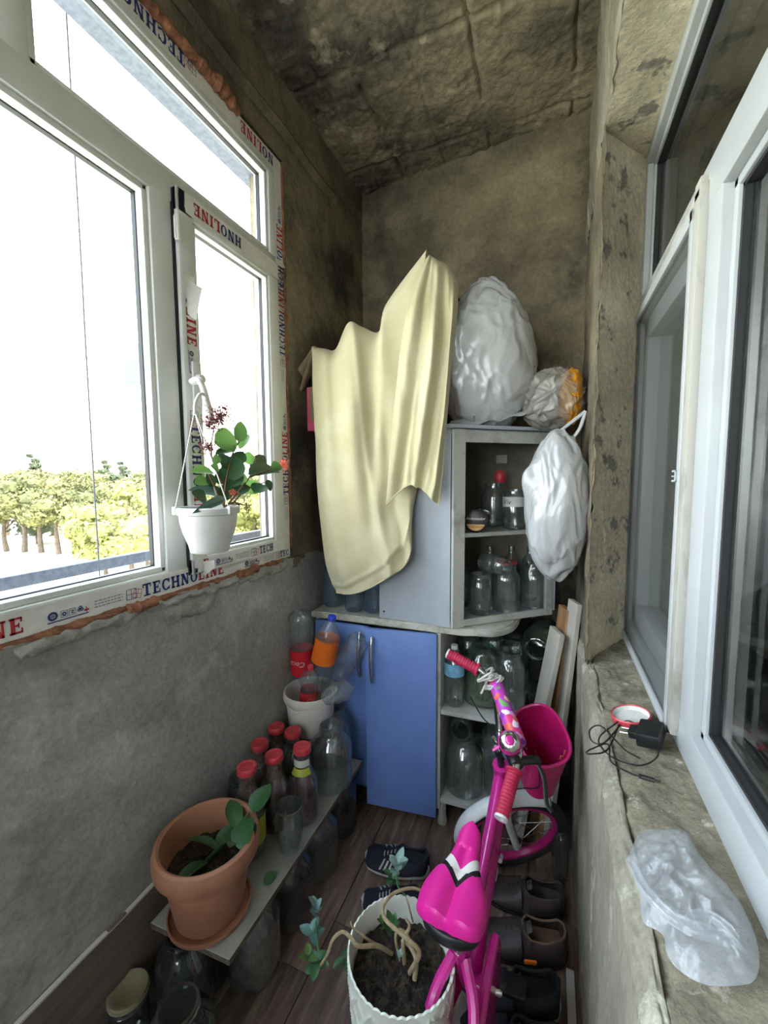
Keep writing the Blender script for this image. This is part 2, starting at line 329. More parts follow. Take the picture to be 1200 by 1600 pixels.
def lathe(bm, prof, seg=28, origin=(0, 0, 0), mtx=None, mi=0, rfun=None, closed=False):
    """prof = [(r, z)...] turned about z"""
    rings = []; o = Vector(origin)
    for k, (r, z) in enumerate(prof):
        ring = []
        if r < 1e-5:
            ring = [bm.verts.new((0, 0, z))]
        else:
            for i in range(seg):
                a = 2 * PI * i / seg; rr = r if rfun is None else rfun(r, a, z, k)
                ring.append(bm.verts.new((rr * math.cos(a), rr * math.sin(a), z)))
        rings.append(ring)
    for a, b in zip(rings, rings[1:]):
        for i in range(seg):
            j = (i + 1) % seg
            if len(a) == 1 and len(b) == 1: continue
            if len(a) == 1: f = bm.faces.new((a[0], b[j], b[i]))
            elif len(b) == 1: f = bm.faces.new((a[i], a[j], b[0]))
            else: f = bm.faces.new((a[i], a[j], b[j], b[i]))
            f.material_index = mi
    for ring in rings:
        for v in ring:
            v.co = (mtx @ v.co if mtx is not None else v.co) + o
    return bm
def catmull(pts, n=8):
    pts = [Vector(p) for p in pts]
    if len(pts) < 3: return pts
    out = []; q = [pts[0] * 2 - pts[1]] + pts + [pts[-1] * 2 - pts[-2]]
    for i in range(1, len(q) - 2):
        for k in range(n):
            t = k / n; a, b, c, d = q[i - 1], q[i], q[i + 1], q[i + 2]
            out.append(.5 * ((2 * b) + (c - a) * t + (2 * a - 5 * b + 4 * c - d) * t * t + (3 * b - a - 3 * c + d) * t ** 3))
    out.append(pts[-1]); return out
def tube(bm, pts, r, seg=10, smooth=0, cap=True, mi=0, rf=None, flat=None):
    pts = catmull(pts, smooth) if smooth else [Vector(p) for p in pts]
    n = len(pts); rings = []
    t0 = (pts[1] - pts[0]).normalized(); up = Vector((0, 0, 1)) if abs(t0.z) < .9 else Vector((1, 0, 0)); nrm = (up - t0 * up.dot(t0)).normalized()
    for i, p in enumerate(pts):
        t = (pts[min(i + 1, n - 1)] - pts[max(i - 1, 0)]).normalized()
        nrm = (nrm - t * nrm.dot(t)).normalized(); bn = t.cross(nrm)
        rr = r if rf is None else rf(i / (n - 1)) 
        fl = 1.0 if flat is None else flat
        rings.append([bm.verts.new(p + (nrm * math.cos(2 * PI * k / seg) * fl + bn * math.sin(2 * PI * k / seg)) * rr) for k in range(seg)])
    for a, b in zip(rings, rings[1:]):
        for k in range(seg):
            f = bm.faces.new((a[k], a[(k + 1) % seg], b[(k + 1) % seg], b[k])); f.material_index = mi
    if cap:
        f = bm.faces.new(rings[0][::-1]); f.material_index = mi; f = bm.faces.new(rings[-1]); f.material_index = mi
    return bm
def align(d):
    """matrix taking +z to direction d"""
    return Vector(d).normalized().to_track_quat('Z', 'Y').to_matrix()
def cyl(bm, p0, p1, r0, r1=None, seg=20, mi=0):
    p0 = Vector(p0); p1 = Vector(p1); r1 = r0 if r1 is None else r1
    L = (p1 - p0).length
    return lathe(bm, [(0, 0), (r0, 0), (r1, L), (0, L)], seg, p0, align(p1 - p0), mi)
def grid(bm, f, nu, nv, mi=0):
    vs = [[bm.verts.new(f(i / nu, j / nv)) for j in range(nv + 1)] for i in range(nu + 1)]
    fs = []
    for i in range(nu):
        for j in range(nv):
            q = bm.faces.new((vs[i][j], vs[i + 1][j], vs[i + 1][j + 1], vs[i][j + 1])); q.material_index = mi; fs.append(q)
    return fs
def nz(p, s, seed=0): return noise.noise(Vector(p) * s + Vector((seed * 7.3, seed * 3.1, seed)))
def fbm(p, s, o=4, seed=0): return noise.fractal(Vector(p) * s + Vector((seed * 7.3, seed, seed * 2.2)), 0.9, 2.0, o)

# letters: slab serifs from strokes, unit height, list of quads
def letter(ch):
    q = []
    def R(a, b, c, d): q.append([(a, b), (c, b), (c, d), (a, d)])
    s = .24; t = .13
    if ch == 'T': R(.28, 0, .28 + s, 1); R(.1, 0, .7, t); R(0, 1 - t, .8, 1); R(0, .68, .1, 1); R(.7, .68, .8, 1); return q, .86
    if ch == 'E': R(.08, 0, .08 + s, 1); R(0, 0, .74, t); R(0, 1 - t, .72, 1); R(.64, 0, .74, .32); R(.62, .7, .72, 1); R(.3, .44, .55, .56); R(.48, .34, .56, .66); return q, .82
    if ch == 'I': R(.1, 0, .1 + s, 1); R(0, 0, .44, t); R(0, 1 - t, .44, 1); return q, .52
    if ch == 'L': R(.08, 0, .08 + s, 1); R(0, 0, .72, t); R(0, 1 - t, .42, 1); R(.62, 0, .72, .36); return q, .8
    if ch == 'H':
        for x in (.06, .6): R(x, 0, x + s, 1); R(x - .06, 0, x + s + .06, t); R(x - .06, 1 - t, x + s + .06, 1)
        R(.2, .43, .7, .57); return q, .98
    if ch == 'N':
        R(.08, 0, .22, 1); R(.66, 0, .8, 1); R(0, 0, .32, t); R(0, 1 - t, .2, 1); R(.56, 1 - t, .9, 1)
        q.append([(.06, 1), (.34, 1), (.8, 0), (.56, 0)]); return q, .96
    if ch in 'OC':
        n = 20; a0, a1 = (0, 2 * PI) if ch == 'O' else (.22 * PI, 1.78 * PI)
        for k in range(n):
            A = a0 + (a1 - a0) * k / n; B = a0 + (a1 - a0) * (k + 1) / n
            f = lambda a, ro, ri=0: (.42 + ro * math.cos(a), .5 + ri * math.sin(a))
            q.append([f(A, .2, .38), f(A, .42, .5), f(B, .42, .5), f(B, .2, .38)])
        if ch == 'C': R(.66, .62, .78, .98); R(.68, .06, .78, .34)
        return q, .88
    return q, .4
def word(bm, txt, o, u, v, h, squeeze=1.0, mi_of=None, start=0):
    """flat print; o = lower-left corner, u = reading direction, v = up direction"""
    o = Vector(o); u = Vector(u).normalized(); v = Vector(v).normalized(); x = 0
    for i, ch in enumerate(txt):
        qs, wd = letter(ch)
        for q in qs:
            f = bm.faces.new([bm.verts.new(o + u * ((x + a) * h * squeeze) + v * (b * h)) for a, b in q])
            if mi_of: f.material_index = mi_of(i)
        x += wd + .1
    return x * h * squeeze
def quad2(bm, o, u, v, a, b, c, d, mi=0):
    f = bm.faces.new([bm.verts.new(Vector(o) + Vector(u) * p + Vector(v) * q) for p, q in ((a, b), (c, b), (c, d), (a, d))]); f.material_index = mi
def stroke2(bm, o, u, v, pts, wd, mi=0):
    o, u, v = Vector(o), Vector(u), Vector(v)
    for (a, b), (c, d) in zip(pts, pts[1:]):
        dx, dy = c - a, d - b; L = math.hypot(dx, dy) or 1; nx, ny = -dy / L * wd / 2, dx / L * wd / 2
        f = bm.faces.new([bm.verts.new(o + u * p + v * q) for p, q in ((a + nx, b + ny), (a - nx, b - ny), (c - nx, d - ny), (c + nx, d + ny))]); f.material_index = mi
def win_logo(bm, o, u, v, h):
    """blue four-pane window with a tilted red one behind it"""
    for k in (0, .5, 1): stroke2(bm, o, u, v, [(k * h, 0), (k * h, h)], h * .06, 0); stroke2(bm, o, u, v, [(0, k * h), (h, k * h)], h * .06, 0)
    c, s = math.cos(-.3), math.sin(-.3); off = (h * .62, h * .2)
    for k in (0, .5, 1):
        for A, B in (((k, 0), (k, 1)), ((0, k), (1, k))):
            f = lambda p: (off[0] + h * .85 * (p[0] * c - p[1] * s), off[1] + h * .85 * (p[0] * s + p[1] * c) - h * .05)
            stroke2(bm, o, u, v, [f(A), f(B)], h * .05, 1)
def symbols(bm, o, u, v, h):
    """row of small round and square quality marks with an underline and a red leaf at its end"""
    def ring(cx, cy, r, wd, mi):
        pts = [(cx + r * math.cos(a * PI / 6), cy + r * math.sin(a * PI / 6)) for a in range(13)]; stroke2(bm, o, u, v, pts, wd, mi)
    ring(h * .5, h * .6, h * .36, h * .22, 0); ring(h * .5, h * .6, h * .12, h * .16, 2)
    for x in (1.25, 2.0):
        stroke2(bm, o, u, v, [(x * h, .25 * h), (x * h + .6 * h, .25 * h), (x * h + .6 * h, .9 * h), (x * h, .9 * h), (x * h, .25 * h)], h * .06, 2)
    ring(h * 1.55, h * .56, h * .16, h * .12, 0); stroke2(bm, o, u, v, [(2.1 * h, .7 * h), (2.45 * h, .7 * h), (2.2 * h, .45 * h), (2.5 * h, .4 * h)], h * .08, 0)
    for a in (0, 1, 2): ring(h * (3.1 + .16 * math.cos(a * 2.1 + 1.57)), h * (.62 + .16 * math.sin(a * 2.1 + 1.57)), h * .12, h * .12, 0)
    stroke2(bm, o, u, v, [(0, 0), (3.9 * h, 0)], h * .12, 0)
    stroke2(bm, o, u, v, [(3.7 * h, .1 * h), (3.7 * h, .7 * h)], h * .1, 1); stroke2(bm, o, u, v, [(3.45 * h, .35 * h), (3.95 * h, .35 * h)], h * .18, 1)
def tiny_lines(bm, o, u, v, h, L):
    for k in range(3):
        x = 0
        while x < L:
            w_ = random.uniform(.25, .7) * h * .5; stroke2(bm, o, u, v, [(x, h * (.2 + .3 * k)), (min(x + w_, L), h * (.2 + .3 * k))], h * .10, 2); x += w_ + h * .1
def font_bm(txt, size, shear=0.0):
    cu = bpy.data.curves.new('t', 'FONT'); cu.body = txt; cu.size = size; cu.shear = shear; cu.resolution_u = 3
    o = bpy.data.objects.new('t', cu); me = bpy.data.meshes.new_from_object(o)
    bm = NB(); bm.from_mesh(me); bpy.data.objects.remove(o); bpy.data.curves.remove(cu); bpy.data.meshes.remove(me)
    bmesh.ops.triangulate(bm, faces=bm.faces)
    bmesh.ops.subdivide_edges(bm, edges=[e for e in bm.edges if e.calc_length() > size * .3], cuts=2)
    return bm
def wrap_text(bm, r, z, a0, origin, mtx=None, flip=False):
    """bend flat text round a vertical cylinder, centred on angle a0"""
    xs = [v.co.x for v in bm.verts]; cx = (min(xs) + max(xs)) / 2; ys = [v.co.y for v in bm.verts]; cy = (min(ys) + max(ys)) / 2
    for v in bm.verts:
        x, y = v.co.x - cx, v.co.y - cy
        if flip: x, y = -x, -y
        a = a0 + x / r; p = Vector((r * math.cos(a), r * math.sin(a), z + y)); v.co = (mtx @ p if mtx is not None else p) + Vector(origin)
    return bm
#--STRUCTURE--
# ================================================================ the room shell
XL, XR, YB, YF, ZC = -1.0, 0.115, 2.16, -2.2, 2.98
def rough(bm, o, u, v, nu, nv, nrm, amp=.004, s=9, seed=0, jag=None, extra=None):
    o, u, v, nrm = Vector(o), Vector(u), Vector(v), Vector(nrm)
    def f(a, b):
        p = o + u * a + v * b
        d = amp * (fbm(p, s, 4, seed) + .5 * fbm(p, s * 4, 2, seed + 1))
        if extra: d += extra(p)
        q = p + nrm * d
        if jag: q = jag(q, a, b)
        return q
    return grid(bm, f, nu, nv)
# floor: laminate planks running along the balcony
bm = NB(); box(bm, -1.2, .5, YF, 2.3, -.06, -.009); floor = struct(obj('floor', bm, 'laminate', smooth=False))
random.seed(3); k = 0
pl_mesh = None
for i in range(6):
    x0 = XL + i * .192; y = YF - random.uniform(0, .9)
    while y < 2.2:
        if pl_mesh is None:
            bm = NB(); box(bm, .001, .190, .001, 1.199, -.009, 0, .0012); o = obj('plank', bm, 'laminate', floor, world=False); pl_mesh = o.data
        else:
            o = bpy.data.objects.new('plank', pl_mesh); C.objects.link(o); o.parent = floor
        o.location = (x0, y, 0); y += 1.2
# left wall with the window opening
WB0, WB1, WT0, WY1 = 1.112, 1.19, 2.662, 1.425
bm = NB()
box(bm, -1.17, -1.012, YF, 2.2, 0, 1.10); box(bm, -1.17, -1.012, YF, 2.2, 2.675, 3.05); box(bm, -1.17, -1.012, 1.44, 2.2, 1.0, 2.7); box(bm, -1.17, -1.012, YF, -1.62, 1.0, 2.7)
def jagtop(q, a, b):
    if b > .97: q.z += .010 * fbm((q.y * 9, 0, 3), 1) - .004
    if b > .93: q.x += .012 * (b - .93) / .07 * (.5 + nz((q.y, 0, 0), 8))
    return q
rough(bm, (XL, YF, 0), (0, 4.38, 0), (0, 0, 1.112), 220, 70, (1, 0, 0), .0035, 5, 1, jagtop)
rough(bm, (XL, YF, 2.668), (0, 4.38, 0), (0, 0, .33), 150, 14, (1, 0, 0), .006, 6, 2)
rough(bm, (XL, 1.432, 1.112), (0, .745, 0), (0, 0, 1.56), 40, 80, (1, 0, 0), .006, 6, 3)
grid(bm, lambda a, b: Vector((XL - .012 * 1 - b * .05, YF + a * 4.0, 2.668 + .003 * nz((a * 30, 0, 0), 1))), 60, 1)
grid(bm, lambda a, b: Vector((XL - b * .06, 1.433 + .004 * nz((a * 20, 1, 0), 1), 1.11 + a * 1.56)), 40, 1)
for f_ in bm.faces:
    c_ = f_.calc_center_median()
    if (c_.y > 1.43 and c_.z > 1.10 + .05 * nz(c_, 9)) or c_.z > 2.66: f_.material_index = 1  # far end and upper band take the darker brown material
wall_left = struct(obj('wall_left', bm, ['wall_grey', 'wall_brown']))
# step groove above the window, where the lintel plaster stops
bm = NB(); grid(bm, lambda a, b: Vector((XL + .005 + .016 * (1 - abs(2 * b - 1)) + .004 * nz((a * 30, b, 1), 1), YF + a * 4.05, 2.745 + b * .06 + .012 * nz((a * 14, 2, 0), 1))), 160, 4)
struct(obj('trim_3', bm, 'wall_brown'))
# back wall, slightly skewed
bm = NB(); rough(bm, (XL - .02, YB + .002, -.01), (1.17, -.115, 0), (0, 0, 3.02), 80, 170, (0, -1, 0), .008, 4, 5)
box(bm, -1.1, .4, YB + .01, YB + .1, 0, 3.05); wall_back = struct(obj('wall_back', bm, 'wall_brown'))
# right wall: parapet, strip beyond the window, lintel
bm = NB()
box(bm, .13, .40, YF, 2.25, 0, .84); box(bm, .13, .40, 1.62, 2.25, .8, 2.5); box(bm, .13, .40, YF, 2.25, 2.47, 3.05)
def parapet(a, b):
    y = 2.1 - 4.3 * a; n_ = .005 * fbm((0, y, b * .9), 8, 4, 6) + .003 * fbm((0, y, b * .9), 30, 2, 7)
    if b < .72: return Vector((XR - n_ - .006 * b / .72, y, b / .72 * .822))
    t = (b - .72) / .28; an = t * PI / 2; R_ = .026 + .005 * nz((y, 0, 0), 9)
    return Vector((XR - .006 + R_ - (R_ + n_) * math.cos(an), y, .822 + (R_ + .012 + n_) * math.sin(an)))
grid(bm, parapet, 420, 64)
rough(bm, (XR + .002, 2.1, 2.425), (0, -4.3, 0), (0, 0, .57), 200, 28, (-1, 0, 0), .008, 7, 8)
wall_right = struct(obj('wall_right', bm, 'wall_right'))
bm = NB(); rough(bm, (XR + .002, 2.1, .85), (0, -.72, 0), (0, 0, 1.58), 50, 100, (-1, 0, 0), .006, 8, 9)
struct(obj('wall_strip', bm, 'wall_brown', wall_right))
def chip(p):
    return -.010 * max(0, nz(p, 16, 4) - .12) * 4
bm = NB(); rough(bm, (XR, 1.405, .85), (.165, .215, 0), (0, 0, 1.60), 28, 190, (-.5, -.85, 0), .006, 14, 10, None, chip)
struct(obj('reveal', bm, 'reveal', wall_right, angle=60))
bm = NB(); rough(bm, (XR, 1.64, 2.425), (0, -3.8, 0), (.16, 0, .012), 220, 14, (0, 0, -1), .004, 9, 12)
struct(obj('lintel_soffit', bm, 'reveal', wall_right))
def silledge(q, a, b):
    if b < .16: q.z -= .005 * (1 - b / .16) ** 2; q.x += .004 * nz((q.y * 12, 0, 0), 1)
    return q
bm = NB(); rough(bm, (XR + .016, 1.66, .8575), (0, -3.6, 0), (.154, 0, .0395), 420, 30, (0, 0, 1), .006, 22, 13, silledge)
sill = struct(obj('window_sill', bm, 'sill', wall_right, angle=60))
# ceiling cast on boards
def groove(p):
    d = 0
    wob = .012 * nz(p, 5, 2)
    for gy, dp in ((1.513, .012), (1.02, .01), (.5, .01), (1.99, .006)):
        d -= 1.5 * dp * math.exp(-(((p.y + wob) - gy) / .009) ** 2) * (1 if nz((p.x, gy, 0), 3, 5) > -.25 else .25)
    for gx, dp in ((-.74, .012), (-.30, .011), (.045, .009), (-.88, .006), (-.52, .004)):
        d -= 1.4 * dp * math.exp(-(((p.x + wob * .7) - gx) / .008) ** 2) * (1 if nz((gx, p.y, 0), 3, 6) > -.15 else .15)
    d += .012 * max(0, nz(p, 7, 8)) + .006 * fbm(p, 20, 3, 4) + .008 * math.exp(-((p.x + 1.0) / .07) ** 2)
    return d
bm = NB(); rough(bm, (XL - .03, .2, ZC), (1.2, 0, 0), (0, 2.0, 0), 210, 340, (0, 0, -1), .003, 9, 14, None, groove)
rough(bm, (XL - .03, YF, ZC), (1.2, 0, 0), (0, 2.4, 0), 30, 60, (0, 0, -1), .003, 9, 14)
box(bm, -1.2, .45, YF, 2.3, 3.0, 3.1); struct(obj('ceiling', bm, 'ceiling', angle=70))
bm = NB(); box(bm, -1.2, .45, YF - .1, YF, 0, 1.05); box(bm, -1.2, .45, YF - .1, YF, 2.72, 3.05); box(bm, -1.2, -.92, YF - .1, YF, 1.05, 2.72); box(bm, .06, .45, YF - .1, YF, 1.05, 2.72); struct(obj('wall_behind', bm, 'wall_grey', smooth=False))
w3 = struct(thing('window_3', 'w', 'w', (-.43, YF - .05, 1.05))); del w3['label'], w3['category']  # unseen end window, added from the light on surfaces facing the camera
bm = NB()
for q in ((-.92, .06, 1.05, 1.12), (-.92, .06, 2.65, 2.72), (-.92, -.85, 1.05, 2.72), (-.01, .06, 1.05, 2.72), (-.46, -.40, 1.1, 2.7)): box(bm, q[0], q[1], YF - .07 + .001 * (q[3] - q[2] > 1), YF - .005 - .001 * (q[3] - q[2] > 1), q[2], q[3], .004)
obj('frame', bm, 'pvc', w3)
bm = NB(); grid(bm, lambda s_, t_: Vector((-.86 + .86 * s_, YF - .04, 1.11 + 1.55 * t_)), 1, 1); obj('pane', bm, 'glass', w3, smooth=False)
# laminate panel along the foot of the left wall, with its pale top edge
bm = NB(); box(bm, -.997, -.985, YF, 1.50, 0, .322, .001); bl = struct(obj('baseboard_left', bm, 'skirt', smooth=False))
bm = NB(); grid(bm, lambda a, b: Vector((-.997 + b * .012, YF + a * 3.7, .323 + .003 * nz((a * 40, 0, 0), 1))), 120, 1); grid(bm, lambda a, b: Vector((-.984, YF + a * 3.7, .323 - .003 * b + .003 * nz((a * 40, 0, 0), 1))), 120, 1)
obj('edging', bm, 'white_edge', bl)

# ---------------------------------------------------------------- window_1 (left)
w1 = struct(thing('window_1', 'w', 'w', (-1.03, .4, 1.12))); del w1['label'], w1['category']
XO = -1.004  # face of the outer frame
bm = NB()
def rail(y0, y1, z0, z1, xf=XO, xb=-1.075, b=.006):
    if z1 - z0 > y1 - y0: xf -= .0007
    box(bm, xb, xf, y0, y1, z0, z1, b)
rail(-1.6, WY1, WB0, 1.178); rail(-1.6, WY1, 2.585, WT0); rail(1.345, WY1, WB0, WT0); rail(-1.6, -1.52, WB0, WT0)
rail(-1.6, WY1, 2.212, 2.292)                                # transom
rail(.505, .572, 2.25, 2.60); rail(.832, .902, WB0, 2.25); rail(-.06, .02, WB0, 2.25)
fr1 = obj('frame', bm, 'pvc', w1)
# glazing beads
bm = NB()
def bead(y0, y1, z0, z1, t=.016, xf=-1.012):
    box(bm, -1.05, xf, y0, y0 + t, z0, z1, .004); box(bm, -1.05, xf, y1 - t, y1, z0, z1, .004)
    box(bm, -1.05, xf, y0, y1, z0, z0 + t, .004); box(bm, -1.05, xf, y0, y1, z1 - t, z1, .004)
panes = [(.02, .832, 1.178, 2.212), (-1.52, -.06, 1.178, 2.212), (.572, 1.345, 2.292, 2.585), (-1.52, .505, 2.292, 2.585)]
for a in panes: bead(*a)
obj('glazing_bead', bm, 'pvc', w1)
bm = NB()
def gask(y0, y1, z0, z1, t=.004, x=-1.04):
    box(bm, x - .01, x + .004, y0, y0 + t, z0, z1); box(bm, x - .01, x + .004, y1 - t, y1, z0, z1)
    box(bm, x - .01, x + .004, y0, y1, z0, z0 + t); box(bm, x - .01, x + .004, y0, y1, z1 - t, z1)
for a in panes: gask(a[0] + .015, a[1] - .015, a[2] + .015, a[3] - .015)
gask(.974, 1.305, 1.214, 2.182, x=-1.02)
obj('gasket', bm, 'gasket', w1, smooth=False)
for a in panes:
    bm = NB(); grid(bm, lambda s, t: Vector((-1.043, a[0] + .01 + s * (a[1] - a[0] - .02), a[2] + .01 + t * (a[3] - a[2] - .02))), 1, 1); obj('pane', bm, 'glass', w1, smooth=False)
# opening sash
SY0, SY1, SZ0, SZ1 = .908, 1.372, 1.150, 2.262
bm = NB(); XS = -.990
for a in ((SY0, SY1, SZ0, 1.202), (SY0, SY1, 2.190, SZ1), (SY0, .966, SZ0, SZ1), (1.313, SY1, SZ0, SZ1)): box(bm, -1.06, XS, a[0], a[1], a[2], a[3], .006)
sash = obj('sash', bm, 'pvc', w1)
bm = NB(); bead(.964, 1.315, 1.200, 2.192, .013, -.996); obj('glazing_bead', bm, 'pvc', sash)
bm = NB(); grid(bm, lambda s, t: Vector((-1.028, .97 + s * .34, 1.21 + t * .975)), 1, 1); obj('pane', bm, 'glass', sash, smooth=False)
bm = NB(); box(bm, -1.05, -1.0015, .9015, .9085, 1.15, 2.25); obj('gap_seal', bm, 'gasket', w1, smooth=False)
for z in (1.27, 2.14):
    bm = NB(); cyl(bm, (-.988, .905, z - .035), (-.988, .905, z + .035), .008); box(bm, -.992, -.985, .895, .918, z - .03, z + .03, .001); obj('hinge', bm, 'pvc', w1)
# sash handle
bm = NB(); box(bm, XS, XS + .010, .955 - .024, .955 + .008, 1.655, 1.785, .004); hd = obj('handle_plate', bm, 'pvc', sash)
bm = NB(); tube(bm, [(-.982, .950, 1.735), P(303, 596, x=-.955), P(311, 594, x=-.935), P(318, 608, x=-.928), P(324, 632, x=-.926), P(331, 657, x=-.928)], .014, 12, 6, rf=lambda t: .013 + .001 * math.sin(t * 9), flat=.75)
cyl(bm, (-.982, .950, 1.735), (-.965, .950, 1.735), .015, .013); obj('handle', bm, 'pvc', hd)
# protective film strips and the print on them
def film(pts_list, nm='protective_film', par=None):
    bm = NB()
    for (x, y0, y1, z0, z1) in pts_list:
        grid(bm, lambda a, b: Vector((x + .0008 * nz((a * 6, b * 3, y0 * 9), 2), y0 + a * (y1 - y0) + (.004 * nz((b * 5, z0, 1), 3) if a in (0, 1) else 0), z0 + b * (z1 - z0) + (.004 * nz((a * 9, y0, 2), 3) if b in (0, 1) else 0))), 16, 16)
    return obj(nm, bm, 'film', par or w1)
U, V_ = Vector((0, 1, 0)), Vector((0, 0, 1))
xo = XO + .0022; xs_ = XS + .0022
fm = film([(XO + .0012, -1.58, 1.42, 1.116, 1.172), (XO + .0012, 1.378, 1.421, 1.12, 2.65), (XO + .0012, -1.5, 1.42, 2.602, 2.655)])
fs_ = film([(XS + .0012, .925, 1.368, 1.155, 1.196), (XS + .0012, .935, 1.368, 2.199, 2.256), (XS + .0012, .914, .958, 1.17, 1.62), (XS + .0012, .920, .958, 1.80, 2.03)], 'protective_film', sash)
INK = ['ink_blue', 'ink_red', 'ink_grey']
sp = lambda i: 0 if i < 6 else 1
bm = NB(); h = .034
y0 = P(222, 920, x=XO).y
for s0 in (-.56, 0, -1.12):
    yy = y0 + s0; base = 1.126 + (.0)
    wl = word(bm, 'TECHNOLINE', (xo, yy, base), U, V_, h, .92, sp)
    win_logo(bm, (xo, yy - .045, base + .003), U, V_, .026)
    tiny_lines(bm, (xo, yy - .125, base + .004), U, V_, .024, .07)
    symbols(bm, (xo, yy - .225, base + .002), U, V_, .022)
symbols(bm, (xo, 1.145, 1.125), U, V_, .020); tiny_lines(bm, (xo, 1.25, 1.124), U, V_, .02, .06); win_logo(bm, (xo, 1.325, 1.123), U, V_, .02); word(bm, 'TEC', (xo, 1.35, 1.123), U, V_, .024, .9, sp)
for pxx, pyy in ((430, 349), (434, 452), (440, 676)):       # right stile, reading upward
    zt = P(pxx, pyy, x=XO).z; z0 = zt - 10 * .98 * .030 * .92 + .022
    word(bm, 'TECHNOLINE', (xo, 1.4185, z0), V_, -U, .036, .75, sp); win_logo(bm, (xo, 1.412, z0 - .04), V_, -U, .024)
    tiny_lines(bm, (xo, 1.412, z0 - .10), V_, -U, .022, .05); symbols(bm, (xo, 1.412, zt + .012), V_, -U, .017)
yE = P(374, 206, x=XO).y                                   # top rail, upside down
ws = 'NOLINE'; L = sum((letter(c)[1] + .1) for c in ws) * .036 * .9
word(bm, ws, (xo, yE + L, 2.648), -U, -V_, .036, .9, lambda i: sp(i + 4))
yT = P(288, 98, x=XO).y; word(bm, 'TECHNOLINE', (xo, yT, 2.648), -U, -V_, .036, .9, sp); win_logo(bm, (xo, yT + .04, 2.648), -U, -V_, .026)
obj('print', bm, INK, fm, smooth=False)
bm = NB()
yE = P(322, 880, x=XS).y; word(bm, 'E', (xs_, yE - .012, 1.162), U, V_, .030, .9, lambda i: 1)
symbols(bm, (xs_, P(337, 880, x=XS).y, 1.163), U, V_, .019); tiny_lines(bm, (xs_, P(368, 868, x=XS).y, 1.163), U, V_, .022, .07)
win_logo(bm, (xs_, P(392, 862, x=XS).y, 1.162), U, V_, .026); word(bm, 'TECH', (xs_, P(405, 862, x=XS).y, 1.163), U, V_, .028, .75, sp)
zT = P(290, 662, x=XS).z; word(bm, 'TECHNOLINE', (xs_, .921, zT), -V_, U, .034, .92, sp); win_logo(bm, (xs_, .921, zT + .040), -V_, U, .028)
zE = P(290, 537, x=XS).z; ws = 'OLINE'; L = sum((letter(c)[1] + .1) for c in ws) * .031; word(bm, ws, (xs_, .922, zE + L - .003), -V_, U, .034, .92, lambda i: 0 if i == 0 else 1)
symbols(bm, (xs_, .925, zE - .015), -V_, U, .017)
yE = P(300, 328, x=XS).y; ws = 'HNOLINE'; L = sum((letter(c)[1] + .1) for c in ws) * .034 * .9; word(bm, ws, (xs_, yE + L, 2.245), -U, -V_, .034, .9, lambda i: sp(i + 3))
obj('print', bm, INK, fs_, smooth=False)
# torn curls of film
bm = NB()
grid(bm, lambda a, b: Vector((XS + .003 + .02 * a * a, .925 + .04 * a * (1 - b * .7), 2.02 - .10 * b - .02 * a)), 8, 8)
grid(bm, lambda a, b: Vector((XS + .003 + .014 * a * a, .945 + .03 * a, 1.185 - .05 * b * (1 - a * .5))), 8, 8)
grid(bm, lambda a, b: Vector((XS + .002 + .012 * b * b, 1.35 + .05 * a, 2.27 - .03 * b + .012 * a)), 8, 8)
obj('film_curl', bm, 'film', fs_)
# mounting foam round the frame
def foam(pts, r, seed, nm='foam'):
    pts = catmull(pts, 14); bm = NB()
    tube(bm, pts, r, 12, 0, rf=lambda t: r * (.75 + .8 * abs(noise.noise(Vector((t * len(pts) * .12, seed, 0)))) + .5 * max(0, noise.noise(Vector((t * len(pts) * .35, seed + 4, 0))))))
    for v in bm.verts: v.co += Vector((nz(v.co, 60, seed), nz(v.co, 60, seed + 1), nz(v.co, 60, seed + 2))) * .0035
    return obj(nm, bm, 'foam', tr1)
tr1 = struct(thing('trim_1', 'x', 'x', (-1.0, 1.0, 1.11))); del tr1['label'], tr1['category']
foam([(-1.003, -.3 + .12 * i, 1.106) for i in range(15)], .011, 2)
foam([(-1.003, 1.428, 1.15 + .15 * i) for i in range(11)], .007, 3)
foam([(-.997, .70 + .08 * i, 2.668 - .002 * i) for i in range(7)], .015, 5)
foam([(-.996, .95 + .05 * i, 2.664) for i in range(5)], .019, 6)
foam([(-.995, .70, 1.108), (-.994, .74, 1.104), (-.995, .78, 1.108)], .016, 7)
foam([(-.994, 1.10, 1.112), (-.991, 1.14, 1.105), (-.994, 1.19, 1.114)], .014, 8)
# pale torn cement below the foam
def ridge(y0, y1, zf, zt, th, seed, m='cement'):
    bm = NB(); n = int((y1 - y0) / .006)
    def f(a, b):
        y = y0 + a * (y1 - y0); top = zt + .008 * nz((y, 0, seed), 30); bot = zf + .022 * fbm((y, 3, seed), 14) + .015 * nz((y, 0, seed), 5)
        e = min(1, min(a, 1 - a) * 12); bot = top + (bot - top) * e
        z = top + (bot - top) * b; return Vector((XL + .004 + th * math.sin(PI * min(b * 1.1, 1)) ** .6 * e + .005 * fbm((y, z, 1), 40) - .003 * (b > .95) * 3, y, z))
    grid(bm, f, n, 14); return obj('cement_ridge', bm, m, tr1)
ridge(.44, .80, 1.072, 1.105, .010, 3); ridge(.78, 1.12, 1.078, 1.102, .012, 5); ridge(1.08, 1.40, 1.066, 1.105, .008, 9); ridge(-.8, .46, 1.075, 1.102, .010, 11)
ridge(.80, 1.0, 1.02, 1.085, .005, 13)

